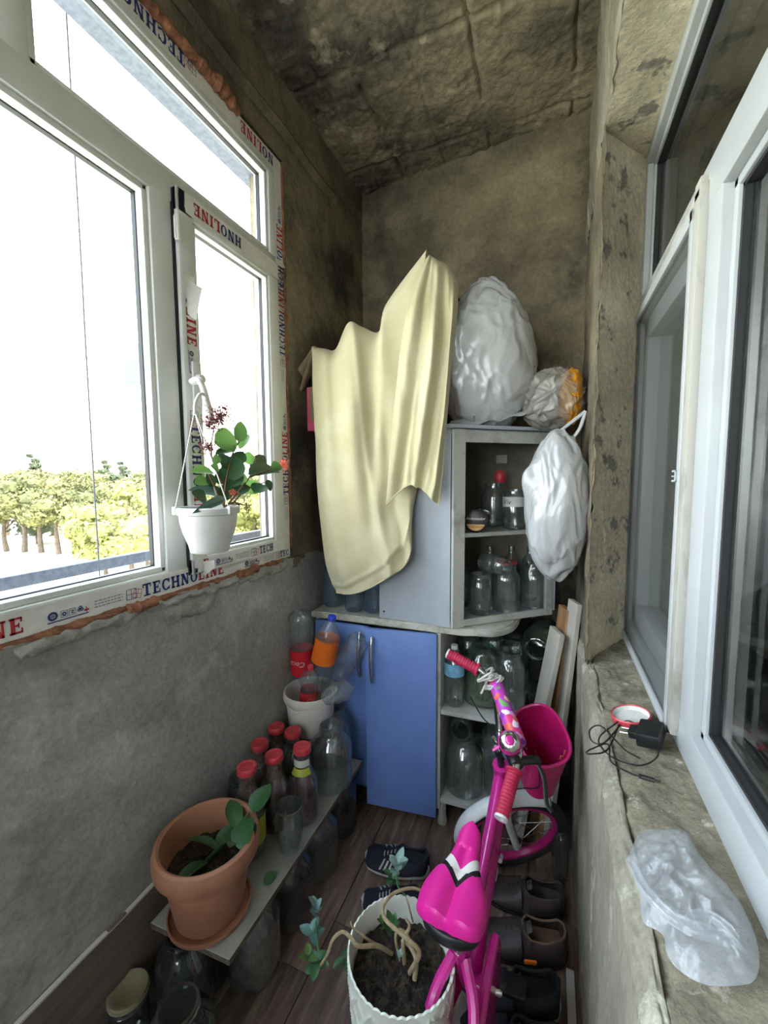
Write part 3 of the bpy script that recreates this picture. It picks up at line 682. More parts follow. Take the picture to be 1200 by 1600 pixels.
# ---------------------------------------------------------------- window_2 (right)
w2 = struct(thing('window_2', 'w', 'w', (.28, .8, .89))); del w2['label'], w2['category']
XF = .250; bm = NB()
def rr(y0, y1, z0, z1, xf=XF, xb=.33, b=.005):
    if z1 - z0 > y1 - y0: xf += .0008
    box(bm, xf, xb, y0, y1, z0, z1, b)
rr(-1.6, 1.60, .893, .962); rr(-1.6, 1.60, 2.395, 2.460); rr(1.552, 1.60, .893, 2.46); rr(-1.6, 1.60, 1.922, 2.008); rr(.880, .965, .893, 1.95); rr(-1.6, -1.52, .893, 2.46)
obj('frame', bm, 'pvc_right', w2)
bm = NB()
for a in ((-1.52, .880, .962, 1.922), (-1.52, 1.552, 2.008, 2.395)):
    for q in ((a[0], a[0] + .02, a[2], a[3]), (a[1] - .02, a[1], a[2], a[3]), (a[0], a[1], a[2], a[2] + .018), (a[0], a[1], a[3] - .018, a[3])): box(bm, .266, .30, q[0], q[1], q[2], q[3], .004)
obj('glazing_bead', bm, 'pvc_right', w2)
bm = NB()
for a in ((-1.50, .860, .980, 1.904), (-1.50, 1.532, 2.026, 2.377)):
    for q in ((a[1] - .008, a[1], a[2], a[3]), (a[0], a[1], a[2], a[2] + .006), (a[0], a[1], a[3] - .006, a[3])): box(bm, .272, .30, q[0], q[1], q[2], q[3])
obj('gasket', bm, 'gasket', w2, smooth=False)
for a in ((-1.52, .87, .97, 1.915), (-1.52, 1.545, 2.015, 2.39)):
    for xg in (.282, .300):
        bm = NB(); grid(bm, lambda s, t: Vector((xg, a[0] + s * (a[1] - a[0]), a[2] + t * (a[3] - a[2]))), 1, 1); obj('pane', bm, 'glass', w2, smooth=False)
# spacer bar inside the double glazing
bm = NB(); box(bm, .284, .298, .838, .850, .99, 1.90); box(bm, .284, .298, -1.5, .85, .985, .995); box(bm, .284, .298, 1.51, 1.522, 2.03, 2.37); obj('spacer_bar', bm, 'steel', w2, smooth=False)
# casement behind the insect screen
bm = NB()
for q in ((.975, 1.548, .965, 1.03), (.975, 1.548, 1.86, 1.92), (.975, 1.04, .965, 1.92), (1.49, 1.548, .965, 1.92)): box(bm, .262, .325, q[0], q[1], q[2], q[3], .004)
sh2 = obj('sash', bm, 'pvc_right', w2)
bm = NB(); grid(bm, lambda s, t: Vector((.295, 1.03 + s * .47, 1.02 + t * .85)), 1, 1); obj('pane', bm, 'glass', sh2, smooth=False)
bm = NB(); XM = .236
for q in ((.985, 1.595, .899, .920), (.985, 1.595, 1.925, 1.952), (1.575, 1.597, .899, 1.95), (.985, 1.005, .899, 1.95)): box(bm, XM, XM + .012, q[0], q[1], q[2], q[3], .003)
scr = obj('insect_screen_frame', bm, 'pvc_right', w2)
bm = NB(); grid(bm, lambda s, t: Vector((XM + .007, 1.0 + s * .58, .915 + t * 1.02)), 1, 1); obj('insect_mesh', bm, 'mesh_screen', scr, smooth=False)
bm = NB(); box(bm, XM + .002, .252, .952, .986, .915, 1.985, .003); box(bm, XM, .252, .945, .952, .93, 1.97, .002); box(bm, XM + .002, .252, .95, 1.30, 1.952, 1.968, .002); obj('cover_strip', bm, 'pvc_old', w2)
for y, z in ((1.002, 1.44), (1.59, 1.43)):
    bm = NB(); box(bm, XM - .006, XM, y - .008, y + .008, z - .012, z - .008, .001); box(bm, XM - .006, XM, y - .008, y + .008, z + .008, z + .012, .001); box(bm, XM - .004, XM, y - .008, y - .004, z - .012, z + .012, .001); box(bm, XM - .006, XM, y - .004, y + .008, z - .002, z + .001, .0005); obj('screen_clip', bm, 'pvc_right', scr)
# hardened cement smear between frame and reveal
bm = NB()
def f(a, b):
    z = .90 + a * 1.5; return Vector((.245 - .012 * b + .003 * nz((0, 0, z), 30), 1.598 + .004 * b + .006 * nz((1, 0, z), 22) * b, z))
grid(bm, f, 120, 3); struct(obj('trim_2', bm, 'reveal'))
# the room behind window_2
bm = NB(); box(bm, .41, 2.8, -2.0, 2.6, .1, 2.9); 
for f_ in bm.faces: f_.normal_flip()
for f_ in [f_ for f_ in bm.faces if f_.calc_center_median().x < .42]: bm.faces.remove(f_)
struct(obj('wall_room', bm, 'room_in', smooth=False))
bm = NB(); box(bm, .40, .42, -2.05, 2.65, .0, .90); box(bm, .40, .42, -2.05, 2.65, 2.45, 3.0); box(bm, .40, .42, 1.6, 2.65, .8, 2.6); box(bm, .40, .42, -2.05, -1.6, .8, 2.6); box(bm, .4, 2.9, -2.1, 2.7, 2.95, 3.05); box(bm, 2.85, 2.95, -2.1, 2.7, 0, 3.0); box(bm, .4, 2.9, -2.15, -2.05, 0, 3.); box(bm, .4, 2.9, 2.65, 2.75, 0, 3.)
struct(obj('wall_partition', bm, 'room_in', smooth=False))
bm = NB()
for (a0, a1, xx) in ((.16, .86, .47), (-.85, .10, .49)):
    grid(bm, lambda a, b: Vector((xx + .02 * math.sin(a * 40) + .015 * math.sin(a * 17 + b * 2), a0 + a * (a1 - a0) * (1 - .25 * b * (1 - b)), 2.35 - b * 1.9)), 60, 30)
lace = tag(obj('lace_curtain', bm, 'curtain'), 'cream lace curtain hanging inside the room behind the large right-hand pane', 'curtain'); recenter(lace)

# ================================================================ outside
bm = NB(); box(bm, -1.345, -1.315, -3, 3.0, 1.150, 1.186, .003); rl = obj('handrail', bm, 'galv'); tag(rl, 'grey galvanised handrail running outside, across the foot of the left window', 'railing')
for y in (-1.8, 1.9):
    bm = NB(); box(bm, -1.335, -1.16, y, y + .03, .9, 1.165, .002); obj('bracket', bm, 'galv', rl)
recenter(rl)
bm = NB(); box(bm, -1.215, -1.07, -2.5, 2.2, 2.664, 2.675); vs_ = struct(obj('trim_4', bm, 'galv', smooth=False))
bm = NB(); tube(bm, [(-1.28, .833, 4.2), (-1.28, .825, 2.2), (-1.282, .822, 1.6), (-1.285, .817, -1)], .0022, 6, 6); cb = tag(obj('hanging_cable', bm, 'cable'), 'thin dark cable hanging straight down outside the left window', 'cable'); recenter(cb)
bm = NB(); n = 40
grid(bm, lambda a, b: Vector((-400 + a * 398, -150 + b * 450, -8 + .4 * nz((a * 9, b * 9, 0), 1))), 60, 60); struct(obj('ground', bm, 'ground'))
# pines
def crown_mesh(bm, H, Wd, seed, kind):
    rnd = random.Random(seed); blobs = []
    if kind == 'fir':
        for i in range(16):
            t = i / 15; blobs.append((Vector((rnd.uniform(-.2, .2), rnd.uniform(-.2, .2), H * (.2 + .8 * t))), Wd * .5 * (1.02 - t) + .12, .5))
    else:
        for i in range(24):
            a = rnd.uniform(0, 2 * PI); r = Wd * .5 * math.sqrt(rnd.random()) * .8; z = H * (.42 + .5 * rnd.random() * (1 - .55 * (2 * r / Wd) ** 2))
            blobs.append((Vector((r * math.cos(a), r * math.sin(a), z)), Wd * rnd.uniform(.13, .22), .75))
    for c, r, fl in blobs:
        for k in range(150):
            d = Vector((rnd.gauss(0, 1), rnd.gauss(0, 1), rnd.gauss(0, 1))).normalized(); p = c + Vector((d.x * r, d.y * r, d.z * r * fl)) * rnd.uniform(.75, 1.05)
            s = rnd.uniform(.12, .26); a = Vector((rnd.gauss(0, 1), rnd.gauss(0, 1), rnd.gauss(0, 1))).normalized(); b = a.cross(d + a * .1).normalized()
            vs = [bm.verts.new(p + a * s), bm.verts.new(p + b * s * .6), bm.verts.new(p - a * s), bm.verts.new(p - b * s * .6 + d * s * .3)]
            bm.faces.new(vs)
        bmesh.ops.create_icosphere(bm, subdivisions=1, radius=1, matrix=Matrix.Translation(c) @ Matrix.Diagonal((r * .8, r * .8, r * fl * .8, 1)))
    return bm
def make_tree(nm, kind, m, seed, H, Wd):
    t = thing(nm, 'tree', 'tree')
    bm = NB(); tube(bm, [(0, 0, -.3), (.15, .05, H * .25), (-.1, .1, H * .5), (.1, 0, H * .8)], .2, 7, 4, rf=lambda q: .26 - .2 * q)
    for k in range(5 if kind != 'fir' else 0):
        a = k * 1.3 + seed; tube(bm, [(0, .05, H * (.3 + .05 * k)), (math.cos(a) * Wd * .25, math.sin(a) * Wd * .25, H * (.5 + .05 * k))], .08, 5)
    obj('trunk', bm, 'bark', t, world=False)
    obj('crown', crown_mesh(NB(), H, Wd, seed, kind), m, t, world=False, smooth=False)
    return t
protos = {}
def place_tree(px, pb, ptop, kind, m, label, group=None, wd=6.5, dz=-8.0):
    key = (kind, m, len([1 for k_ in protos if k_[0] == kind and k_[1] == m]) if len([1 for k_ in protos if k_[0] == kind and k_[1] == m]) < 2 else random.Random(px).randint(0, 1))
    b = P(px, pb, z=dz); top = P(px, ptop, y=b.y); H = top.z - dz
    if key not in protos:
        t = make_tree('fir_tree' if kind == 'fir' else 'pine_tree', kind, m, len(protos) + 3, 9.0, wd); protos[key] = t
    else: t = copy_tree(protos[key])
    t.location = (b.x, b.y, dz); s = H / 9.0; t.scale = (s * random.uniform(.95, 1.15), s * random.uniform(.95, 1.15), s); t.rotation_euler.z = random.uniform(0, 6.28)
    t['label'] = label
    if group: t['group'] = group
    return t
random.seed(11)
for i, px in enumerate(range(-70, 300, 27)):
    place_tree(px, 866 + random.uniform(-4, 4), 738 + random.uniform(-9, 7) + (8 if px > 150 else 0), 'pine', 'pine_green', 'olive green pine in the long row across the sandy ground outside', 'front row of pines outside')
for i, px in enumerate(range(-60, 460, 24)):
    place_tree(px, 838 + random.uniform(-3, 3), 733 + random.uniform(-6, 8), 'pine', 'pine_green', 'pine far back in the grove, behind the front row, only its crown showing', 'back rows of pines outside')
place_tree(62, 850, 712, 'fir', 'pine_dark', 'dark pointed fir rising above the pines at far left', None, 4)
place_tree(172, 852, 722, 'fir', 'pine_dark', 'dark pointed fir right of the hanging cable, above the pines', None, 4)
place_tree(198, 856, 724, 'fir', 'pine_dark', 'dark pointed fir nearest the left window mullion', None, 4)
for px, pb, tp in ((170, 925, 775), (205, 935, 752), (238, 925, 745), (262, 945, 758)):
    place_tree(px, pb, tp, 'pine', 'pine_yellow', 'sunny yellow green pine nearer than the long row, beside the mullion', 'nearer yellow green pines')
for px, pb, tp in ((375, 890, 772), (405, 900, 760), (340, 895, 780)):
    place_tree(px, pb, tp, 'pine', 'pine_yellow', 'yellow green pine seen low through the narrow opening sash', 'pines behind the hanging pot')
# far pale blocks of flats
def block(px, pb, y, wdt, hgt, floors, cols, label):
    b = P(px, pb, y=y); t = thing('apartment_building', label, 'building', (b.x, b.y, -8)); d = Vector((b.x, b.y, 0)).normalized(); ang = math.atan2(d.y, d.x) - PI / 2
    Mx = Matrix.Rotation(ang, 4, 'Z'); H = b.z + 8 + hgt
    bm = NB(); box(bm, -wdt / 2, wdt / 2, 0, 8, 0, H, 0, 0, Mx); obj('wall', bm, 'facade', t, world=False, smooth=False)
    for i in range(floors):
        for j in range(cols):
            x = (-.5 + (j + .5) / cols) * wdt; z = H - (i + .8) * 3.0; w_ = wdt / cols * .28
            bm = NB(); box(bm, x - w_, x + w_, -.15, .05, z, z + 1.5, 0, 0, Mx); obj('window', bm, 'facade_win', t, world=False, smooth=False)
    return t
block(131, 722, 150, 13, 5, 3, 3, 'pale hazy block of flats left of the hanging cable, above the pines')
block(167, 726, 150, 8, 5, 2, 2, 'narrow pale hazy block of flats right of the hanging cable')
block(340, 660, 75, 9, 5, 4, 3, 'tall pale block of flats behind the window handle')
block(388, 640, 90, 12, 6, 5, 3, 'tall pale block of flats seen beside the right edge of the opening sash')
#--OBJECTS--
# ================================================================ cabinets
YC = 1.53
base = thing('base_cabinet', 'low blue fronted kitchen cabinet with two doors and an open end shelf unit', 'cabinet', (-.52, 1.8, 0))
bm = NB()
for x in (-.945, -.395): box(bm, x - .009, x + .009, YC + .004, 2.05, .09, .825, .001)
box(bm, -.94, -.40, YC + .01, 2.05, .09, .108); box(bm, -.94, -.40, YC + .02, 2.05, .46, .476); box(bm, -.94, -.40, 2.03, 2.045, .09, .82)
obj('carcass', bm, 'cab_edge', base)
def door(hx, w_, sgn, ang, z0=.105, z1=.818):
    """hinged at hx, opening by ang"""
    bm = NB(); Mx = Matrix.Translation((hx, YC + .003, 0)) @ Matrix.Rotation(ang, 4, 'Z')
    box(bm, 0 if sgn > 0 else -w_, w_ if sgn > 0 else 0, -.018, 0, z0, z1, .0015, 0, Mx); d = obj('door', bm, 'blue', base)
    bm = NB(); hx_ = (w_ - .03) * sgn
    tube(bm, [Mx @ Vector((hx_, -.016, .795)), Mx @ Vector((hx_, -.034, .785)), Mx @ Vector((hx_, -.048, .70)), Mx @ Vector((hx_, -.034, .615)), Mx @ Vector((hx_, -.016, .605))], .0065, 10, 6); obj('handle', bm, 'chrome', d)
    return d
door(-.947, .252, 1, 0); dr = door(-.400, .292, -1, math.radians(7), .062, .826)
# counter with a rounded right end
def rounded(x0, x1, y0, y1, r, n=14):
    pts = [(x0, y1), (x0, y0), (x1 - r, y0)]
    for k in range(1, n + 1):
        a = -PI / 2 + PI / 2 * k / n; pts.append((x1 - r + r * math.cos(a), y0 + r + r * math.sin(a)))
    pts.append((x1, y1)); return pts
bm = NB(); poly_prism(bm, [(-.965, 2.07), (-.965, 1.515)] + [(-.30, 1.535)] + [(-.245 + .125 * math.sin(a * PI / 16) , 1.555 + .17 * (1 - math.cos(a * PI / 16)) * 1.0) for a in range(0, 9)] + [(-.115, 1.80), (-.14, 1.95), (-.2, 2.05)], .828, .856)
bmesh.ops.bevel(bm, geom=[e for e in bm.edges if abs(e.verts[0].co.z - e.verts[1].co.z) < 1e-5], offset=.004, segments=2, affect='EDGES')
ct = tag(obj('worktop', bm, 'counter'), 'pale marbled worktop with rounded right end lying on the blue base cabinet', 'worktop')
bm = NB(); tube(bm, [(-.245, 1.553, .842), (-.185, 1.572, .842), (-.135, 1.635, .842), (-.117, 1.72, .842), (-.112, 1.80, .842)], .010, 8, 8, flat=1.35); obj('edge_band', bm, 'cab_edge', ct)
recenter_list = [ct]
# open end shelf unit
shu = [(-.384, 2.02), (-.384, 1.535), (-.16, 1.545)] + [(-.16 + .085 * math.sin(a * PI / 14), 1.545 + .16 * (1 - math.cos(a * PI / 14))) for a in range(1, 8)] + [(-.075, 2.02)]
for z in (.128, .505):
    bm = NB(); poly_prism(bm, shu, z - .009, z + .009); obj('shelf', bm, 'cab_edge', base)
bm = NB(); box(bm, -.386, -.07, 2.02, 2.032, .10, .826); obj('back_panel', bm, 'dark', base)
for x, y in ((-.385, 1.575), (-.90, 1.62), (-.11, 1.9), (-.90, 2.0)):
    bm = NB(); lathe(bm, [(0, 0), (.020, 0), (.020, .02), (.016, .03), (.016, .12), (0, .12)], 16, (x, y, 0)); obj('leg', bm, 'cab_edge', base)
# corner wall unit standing on the worktop
A, Bp, Cc, Dd, Ee = (-.652, 1.545), (-.350, 1.530), (.010, 1.845), (.010, 2.045), (-.652, 2.10)
Z0, Z1 = .857, 1.622
up = thing('corner_cabinet', 'grey corner wall cabinet without its door, standing on the worktop', 'cabinet', (-.3, 1.8, Z0))
pent = [Ee, A, Bp, Cc, Dd]
def inset(k):
    c = Vector((-.3, 1.85)); return [tuple(Vector(p) + (c - Vector(p)) * k) for p in pent]
for nm, z in (('bottom_panel', Z0), ('top_panel', Z1 - .018), ):
    bm = NB(); poly_prism(bm, pent, z + .0005, z + .018); obj(nm, bm, 'cab', up)
bm = NB(); poly_prism(bm, inset(.05), 1.206, 1.222); obj('shelf', bm, 'cab_edge', up)
def slab(p, q, th, z0, z1, nm, m, side=1, bev=.001):
    p, q = Vector(p), Vector(q); d = (q - p).normalized(); n_ = Vector((-d.y, d.x)) * side * th
    bm = NB(); poly_prism(bm, [tuple(p), tuple(q), tuple(q + n_), tuple(p + n_)], z0, z1); return obj(nm, bm, m, up)
slab(A, Bp, .018, Z0 + .018, Z1 - .018, 'side_panel', 'cab'); slab(Dd, Cc, .018, Z0 + .018, Z1 - .018, 'side_panel', 'cab', 1)
slab((-.652, 1.565), Ee, .012, Z0 + .018, Z1 - .018, 'back_panel', 'cab_in', -1); slab(Ee, Dd, .006, Z0 + .018, Z1 - .018, 'back_panel', 'cab_in', -1)
# front frame of the missing door
dfr = (Vector(Cc) - Vector(Bp)).normalized(); nn_ = Vector((dfr.y, -dfr.x))
def fpt(s, o_): q = Vector(Bp) + dfr * s + nn_ * o_; return (q.x, q.y)
bm = NB(); Lf = (Vector(Cc) - Vector(Bp)).length
poly_prism(bm, [fpt(.004, .018), fpt(.052, .018), fpt(.052, .0), fpt(.004, 0)], Z0 + .002, Z1 - .003)
poly_prism(bm, [fpt(Lf - .035, .014), fpt(Lf, .014), fpt(Lf, 0), fpt(Lf - .035, 0)], Z0 + .002, Z1 - .003)
poly_prism(bm, [fpt(.05, .012), fpt(Lf - .03, .012), fpt(Lf - .03, 0), fpt(.05, 0)], Z1 - .05, Z1 - .005)
poly_prism(bm, [fpt(.05, .012), fpt(Lf - .03, .012), fpt(Lf - .03, 0), fpt(.05, 0)], Z0 + .003, Z0 + .030)
obj('face_frame', bm, 'cab_edge', up)
bm = NB(); poly_prism(bm, [fpt(-.02, .03), fpt(Lf + .01, .03), Dd, Ee, A], Z1 + .0005, Z1 + .013); obj('cornice', bm, 'cab', up)
for x, z in ((-.63, .885), (-.375, .885), (-.50, .925)):
    bm = NB(); cyl(bm, (x, 1.5355 if x > -.5 else 1.543, z), (x, 1.54, z), .004, .004, 8); obj('screw', bm, 'black_plastic', up)
bm = NB(); box(bm, -.245, -.195, 2.028, 2.040, 1.505, 1.545, .002); obj('hanger_plate', bm, 'cab_edge', up)

# ================================================================ jars and bottles
def jar_bm(r, h, neck, ribs=0):
    prof = [(0, .004), (r * .8, .001), (r * .97, .008), (r, .022), (r, h * .66), (r * .96, h * .74), (neck * 1.12, h * .86), (neck, h * .90), (neck, h * .93), (neck * 1.07, h * .935), (neck * 1.07, h * .955), (neck * 1.0, h * .96), (neck * 1.02, h), (neck * .90, h), (neck * .88, h * .95), (neck * .9, h * .9)]
    rf = (lambda rr, a, z, k: rr * (1 + (.035 * math.cos(a * ribs) if h * .1 < z < h * .7 else 0))) if ribs else None
    return lathe(NB(), prof, 36, rfun=rf)
JARS = {}
def jar(kind, label, loc, rot=None, group=None, s=1.0):
    """three_litre, litre, half, ribbed, passata; copies share mesh data"""
    cfg = {'three': (.077, .236, .044, 'jar', 0), 'three_dark': (.077, .236, .044, 'jar_dark', 0), 'three_green': (.077, .236, .044, 'jar_green', 0), 'litre': (.047, .165, .036, 'jar', 0), 'blue': (.044, .185, .034, 'jar_blue', 0),
           'ribbed': (.044, .150, .034, 'jar', 14), 'small': (.038, .105, .031, 'jar', 0), 'coffee': (.046, .160, .042, 'jar_dark', 0), 'tall': (.036, .21, .018, 'jar', 0), 'bottle': (.034, .25, .013, 'jar', 0), 'two': (.058, .205, .038, 'jar', 0)}[kind]
    nm = 'bottle' if kind in ('bottle',) else 'glass_jar'
    if kind in JARS:
        o = JARS[kind].copy(); C.objects.link(o)
        if 'group' in o: del o['group']
    else:
        o = obj(nm, jar_bm(*cfg[:3], cfg[4]), cfg[3]); JARS[kind] = o
    o.location = loc; o.rotation_euler = rot or (0, 0, 0); o.scale = (s, s, s); o['label'] = label; o['category'] = 'bottle' if nm == 'bottle' else 'jar'
    if group: o['group'] = group
    return o
def disc_lid(parent, r, z, m='lid_red', h=.012, nm='lid'):
    bm = NB(); lathe(bm, [(0, z + h * .85), (r * .75, z + h * .85), (r * .8, z + h), (r * .96, z + h), (r, z + h * .8), (r, z + .001), (r * 1.03, z), (r * .96, z)], 30); return obj(nm, bm, m, parent, world=False)
# on the worktop, left of the corner cabinet
c = .8565
jar('blue', 'blue tinted jar on the worktop, leftmost under the hanging cream cloth', P(520, 945, z=c))
jar('blue', 'blue tinted jar on the worktop under the cloth hem, second from the left wall', P(554, 953, z=c), s=.98)
jar('blue', 'blue tinted jar on the worktop touching the grey corner cabinet', P(586, 958, z=c) + Vector((-.015, .02, 0)), s=.92)
bm = NB(); box(bm, -.94, -.67, 1.93, 1.945, c, 1.27, .002); recenter(tag(obj('blue_panel', bm, 'blue'), 'light blue board standing behind the jars left of the corner cabinet', 'board'))
# bottom of the corner cabinet
jar('ribbed', 'ribbed clear jar at the front left on the bottom of the corner cabinet', (-.262, 1.690, .876), s=1.12)
o = jar('two', 'big jar with a red ringed lid on the bottom of the corner cabinet', (-.165, 1.765, .876)); disc_lid(o, .043, .203, 'lid_red', .008)
jar('two', 'tall clear jar at the right on the bottom of the corner cabinet', (-.055, 1.85, .876), s=.97)
jar('litre', 'jar standing behind the ribbed jar in the corner cabinet', (-.36, 1.77, .876))
jar('litre', 'jar laid across the tops of the front jars in the corner cabinet, below the shelf', (-.250, 1.70, 1.092), (PI / 2, 0, .9), s=.8)
for i, (x, y) in enumerate(((-.25, 1.90), (-.16, 1.94), (-.08, 1.96))):
    jar('bottle', ('slim bottle at the back left of the corner cabinet, behind the jars', 'slim bottle in the middle at the back of the corner cabinet', 'slim bottle at the back right of the corner cabinet')[i], (x, y, .876))
# middle shelf of the corner cabinet
zs = 1.2225
o = jar('coffee', 'coffee jar lying on the shelf with a round black and gold lid facing out', (-.275, 1.765, zs + .047), (PI / 2, 0, .05))
bm = NB(); lathe(bm, [(0, .168), (.040, .168), (.046, .164), (.047, .15), (.047, .146)], 32); ld = obj('lid', bm, 'label_black', o, world=False)
bm = NB(); r_ = .037
quadpts = [(r_ * math.cos(a), r_ * math.sin(a)) for a in [PI + .32 + k * (PI - .64) / 12 for k in range(13)]]
bm.faces.new([bm.verts.new((x, y, .1688)) for x, y in quadpts]); obj('gold_band', bm, 'gold', ld, world=False, smooth=False)
for tx, yy, sz, mm in (('Ambassador', .006, .0145, 'paper'), ('PLATINUM', -.026, .0125, 'label_black')):
    b2 = font_bm(tx, sz, .2 if yy > 0 else 0); xs = [v.co.x for v in b2.verts]; cx = (min(xs) + max(xs)) / 2
    for v in b2.verts: v.co = Vector((v.co.x - cx, v.co.y + yy, .1694))
    obj('print', b2, mm, ld, world=False, smooth=False)
jar('two', 'large jar standing behind the black lidded coffee jar on the cabinet shelf', (-.235, 1.865, zs), s=.92)
o = jar('litre', 'upturned jar with a white paper band near its neck on the cabinet shelf', (-.140, 1.80, zs), s=1.0)
bm = NB(); lathe(bm, [(.0485, .095), (.0485, .135)], 30); obj('paper_band', bm, 'paper', o, world=False)
b2 = wrap_text(font_bm('Viv', .03, .2), .0492, .115, -2.1, (0, 0, 0)); obj('print', b2, 'label_black', o, world=False, smooth=False)
jar('litre', 'dusty jar lying on top of the other jars, high in the corner cabinet', (-.09, 1.86, zs + .215), (PI / 2, .2, 1.2))
jar('coffee', 'dark jar at the right end of the cabinet shelf behind the hanging bag', (-.045, 1.87, zs))
bm = NB(); lathe(bm, [(0, 0), (.02, 0), (.026, .012), (.024, .035), (.016, .05), (0, .052)], 20, (-.205, 1.84, zs + .195)); recenter(tag(obj('red_cap', bm, 'lid_red'), 'dark red cap lying on the jars high in the corner cabinet', 'cap'))
# base shelf unit, upper shelf
z1 = .5145
wb = jar('tall', 'small plastic water bottle with a light blue label on the upper end shelf', (-.345, 1.60, z1), s=1.12)
bm = NB(); lathe(bm, [(.0368, .115), (.0368, .16)], 26); obj('label', bm, 'label_blue', wb, world=False)
bm = NB(); quad2(bm, (0, 0, 0), (1, 0, 0), (0, 1, 0), -.012, -.006, .012, .006); wrap_text(bm, .0375, .132, -1.9, (0, 0, 0)); obj('label_spot', bm, 'label_yellow', wb, world=False)
bm = NB(); lathe(bm, [(0, .222), (.012, .222), (.013, .208), (0, .208)], 18); obj('cap', bm, 'paper', wb, world=False)
o = jar('three_green', 'large greenish jar of dried herbs on the upper end shelf', (-.240, 1.665, z1))
bm = NB(); lathe(bm, [(0, .006), (.068, .008), (.071, .03), (.070, .09), (.05, .12), (.02, .13), (0, .128)], 26)
for v in bm.verts: v.co += Vector((nz(v.co, 40, 1), nz(v.co, 40, 2), nz(v.co, 40, 3))) * .012
obj('herbs', bm, 'herb', o, world=False)
jar('two', 'clear jar at the right front of the upper end shelf', (-.135, 1.68, z1), s=1.1)
jar('litre', 'jar in the back left corner of the upper end shelf', (-.33, 1.83, z1), s=1.3)
jar('litre', 'jar in the middle at the back of the upper end shelf', (-.22, 1.86, z1), s=1.35)
jar('litre', 'jar at the back right of the upper end shelf', (-.12, 1.84, z1), s=1.35)
# lower shelf
z2 = .1375
jar('three', 'large empty clear jar standing at the front of the lower end shelf', (-.305, 1.625, z2), s=.98)
jar('litre', 'jar standing behind the pink fork on the lower end shelf', (-.175, 1.66, z2), s=1.15)
jar('litre', 'jar lying with its mouth outward on the lower end shelf jars', (-.190, 1.665, z2 + .245), (PI / 2, 0, .2), s=1.1)
jar('coffee', 'jar laid on the big clear jar under the upper end shelf', (-.305, 1.72, z2 + .285), (PI / 2, 0, -.05), s=.95)
o = jar('small', 'small jar with yellow green content at the back of the lower end shelf', (-.25, 1.80, z2)); bm = NB(); lathe(bm, [(0, .004), (.036, .006), (.036, .07), (0, .07)], 22); obj('content', bm, 'label_yellow', o, world=False)
# dark box right of the shelf unit carrying a lying jar and a small bottle
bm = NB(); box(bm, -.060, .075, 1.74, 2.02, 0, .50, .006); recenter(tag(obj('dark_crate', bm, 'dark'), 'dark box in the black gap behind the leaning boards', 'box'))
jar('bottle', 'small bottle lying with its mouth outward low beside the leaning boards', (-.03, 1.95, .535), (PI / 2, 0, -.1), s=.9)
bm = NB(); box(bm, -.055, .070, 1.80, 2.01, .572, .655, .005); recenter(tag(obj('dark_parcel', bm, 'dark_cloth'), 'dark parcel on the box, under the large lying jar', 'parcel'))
jar('three_green', 'large greenish jar lying with its dark mouth facing out right of the end shelves', (-.012, 1.96, .735), (PI / 2, 0, -.12), s=.98)

# ================================================================ leaning boards
def board(px0, py0, px1, py1, y0, y1, wd, th, m, label, top=None, m2=None):
    a = P(px0, py0, y=y0); b = P(px1, py1, y=y1); d = (b - a).normalized(); b2 = a + d * ((a.z - 0.004) / -d.z if d.z < 0 else 1)
    sx_ = Vector((.35, -.93, 0)).normalized() ; n_ = d.cross(sx_).normalized()
    bm = NB(); vs = []
    for p in (a, b2):
        for s, t in ((-1, -1), (1, -1), (1, 1), (-1, 1)): vs.append(bm.verts.new(p + sx_ * s * th / 2 + n_ * t * wd / 2))
    for f in ((0, 1, 2, 3), (7, 6, 5, 4), (0, 4, 5, 1), (1, 5, 6, 2), (2, 6, 7, 3), (3, 7, 4, 0)): bm.faces.new([vs[i] for i in f])
    bmesh.ops.recalc_face_normals(bm, faces=bm.faces); bmesh.ops.bevel(bm, geom=list(bm.edges), offset=.0015, segments=1, affect='EDGES')
    return recenter(tag(obj('leaning_board', bm, m), label, 'board'))
board(871, 985, 842, 1125, 1.66, 1.64, .020, .10, 'wood_pale', 'pale edged board, leftmost of the three boards leaning beside the shelves')
board(885, 950, 862, 1118, 1.72, 1.69, .024, .09, 'wood', 'bare wood board, middle of the three leaning beside the end shelves')
board(899, 940, 872, 1150, 1.66, 1.64, .018, .08, 'wood_pale', 'greyish white board leaning nearest the right wall')

# ================================================================ things on top of the corner cabinet
ZT = 1.636
bx = thing('cardboard_box', 'open cardboard box with pink printed sides, half hidden by the cream cloth', 'box', (-.62, 1.80, ZT))
bm = NB(); T_ = .004
for q in ((-.978, -.47, 1.535, 1.539), (-.978, -.47, 1.98, 1.984), (-.978, -.974, 1.539, 1.98), (-.474, -.47, 1.539, 1.98)): box(bm, q[0], q[1], q[2], q[3], ZT + .001, ZT + .19)
box(bm, -.978, -.47, 1.535, 1.984, ZT + .001, ZT + .006); obj('box_body', bm, 'card_pink', bx, smooth=False)
bm = NB(); box(bm, -.962, -.80, 1.531, 1.535, ZT + .05, ZT + .19); obj('torn_patch', bm, 'card', bx, smooth=False)
bm = NB()
grid(bm, lambda s, t: P(491, 541, y=1.505).lerp(P(463, 580, y=1.505), s ** .8) + (P(466, 612, y=1.512) - P(464, 575, y=1.505)) * t * s + Vector((.012 * math.sin(t * PI), .05 * math.sin(t * PI), 0)), 8, 8)
fl = obj('flap', bm, 'card', bx); md = fl.modifiers.new('t', 'SOLIDIFY'); md.thickness = .004
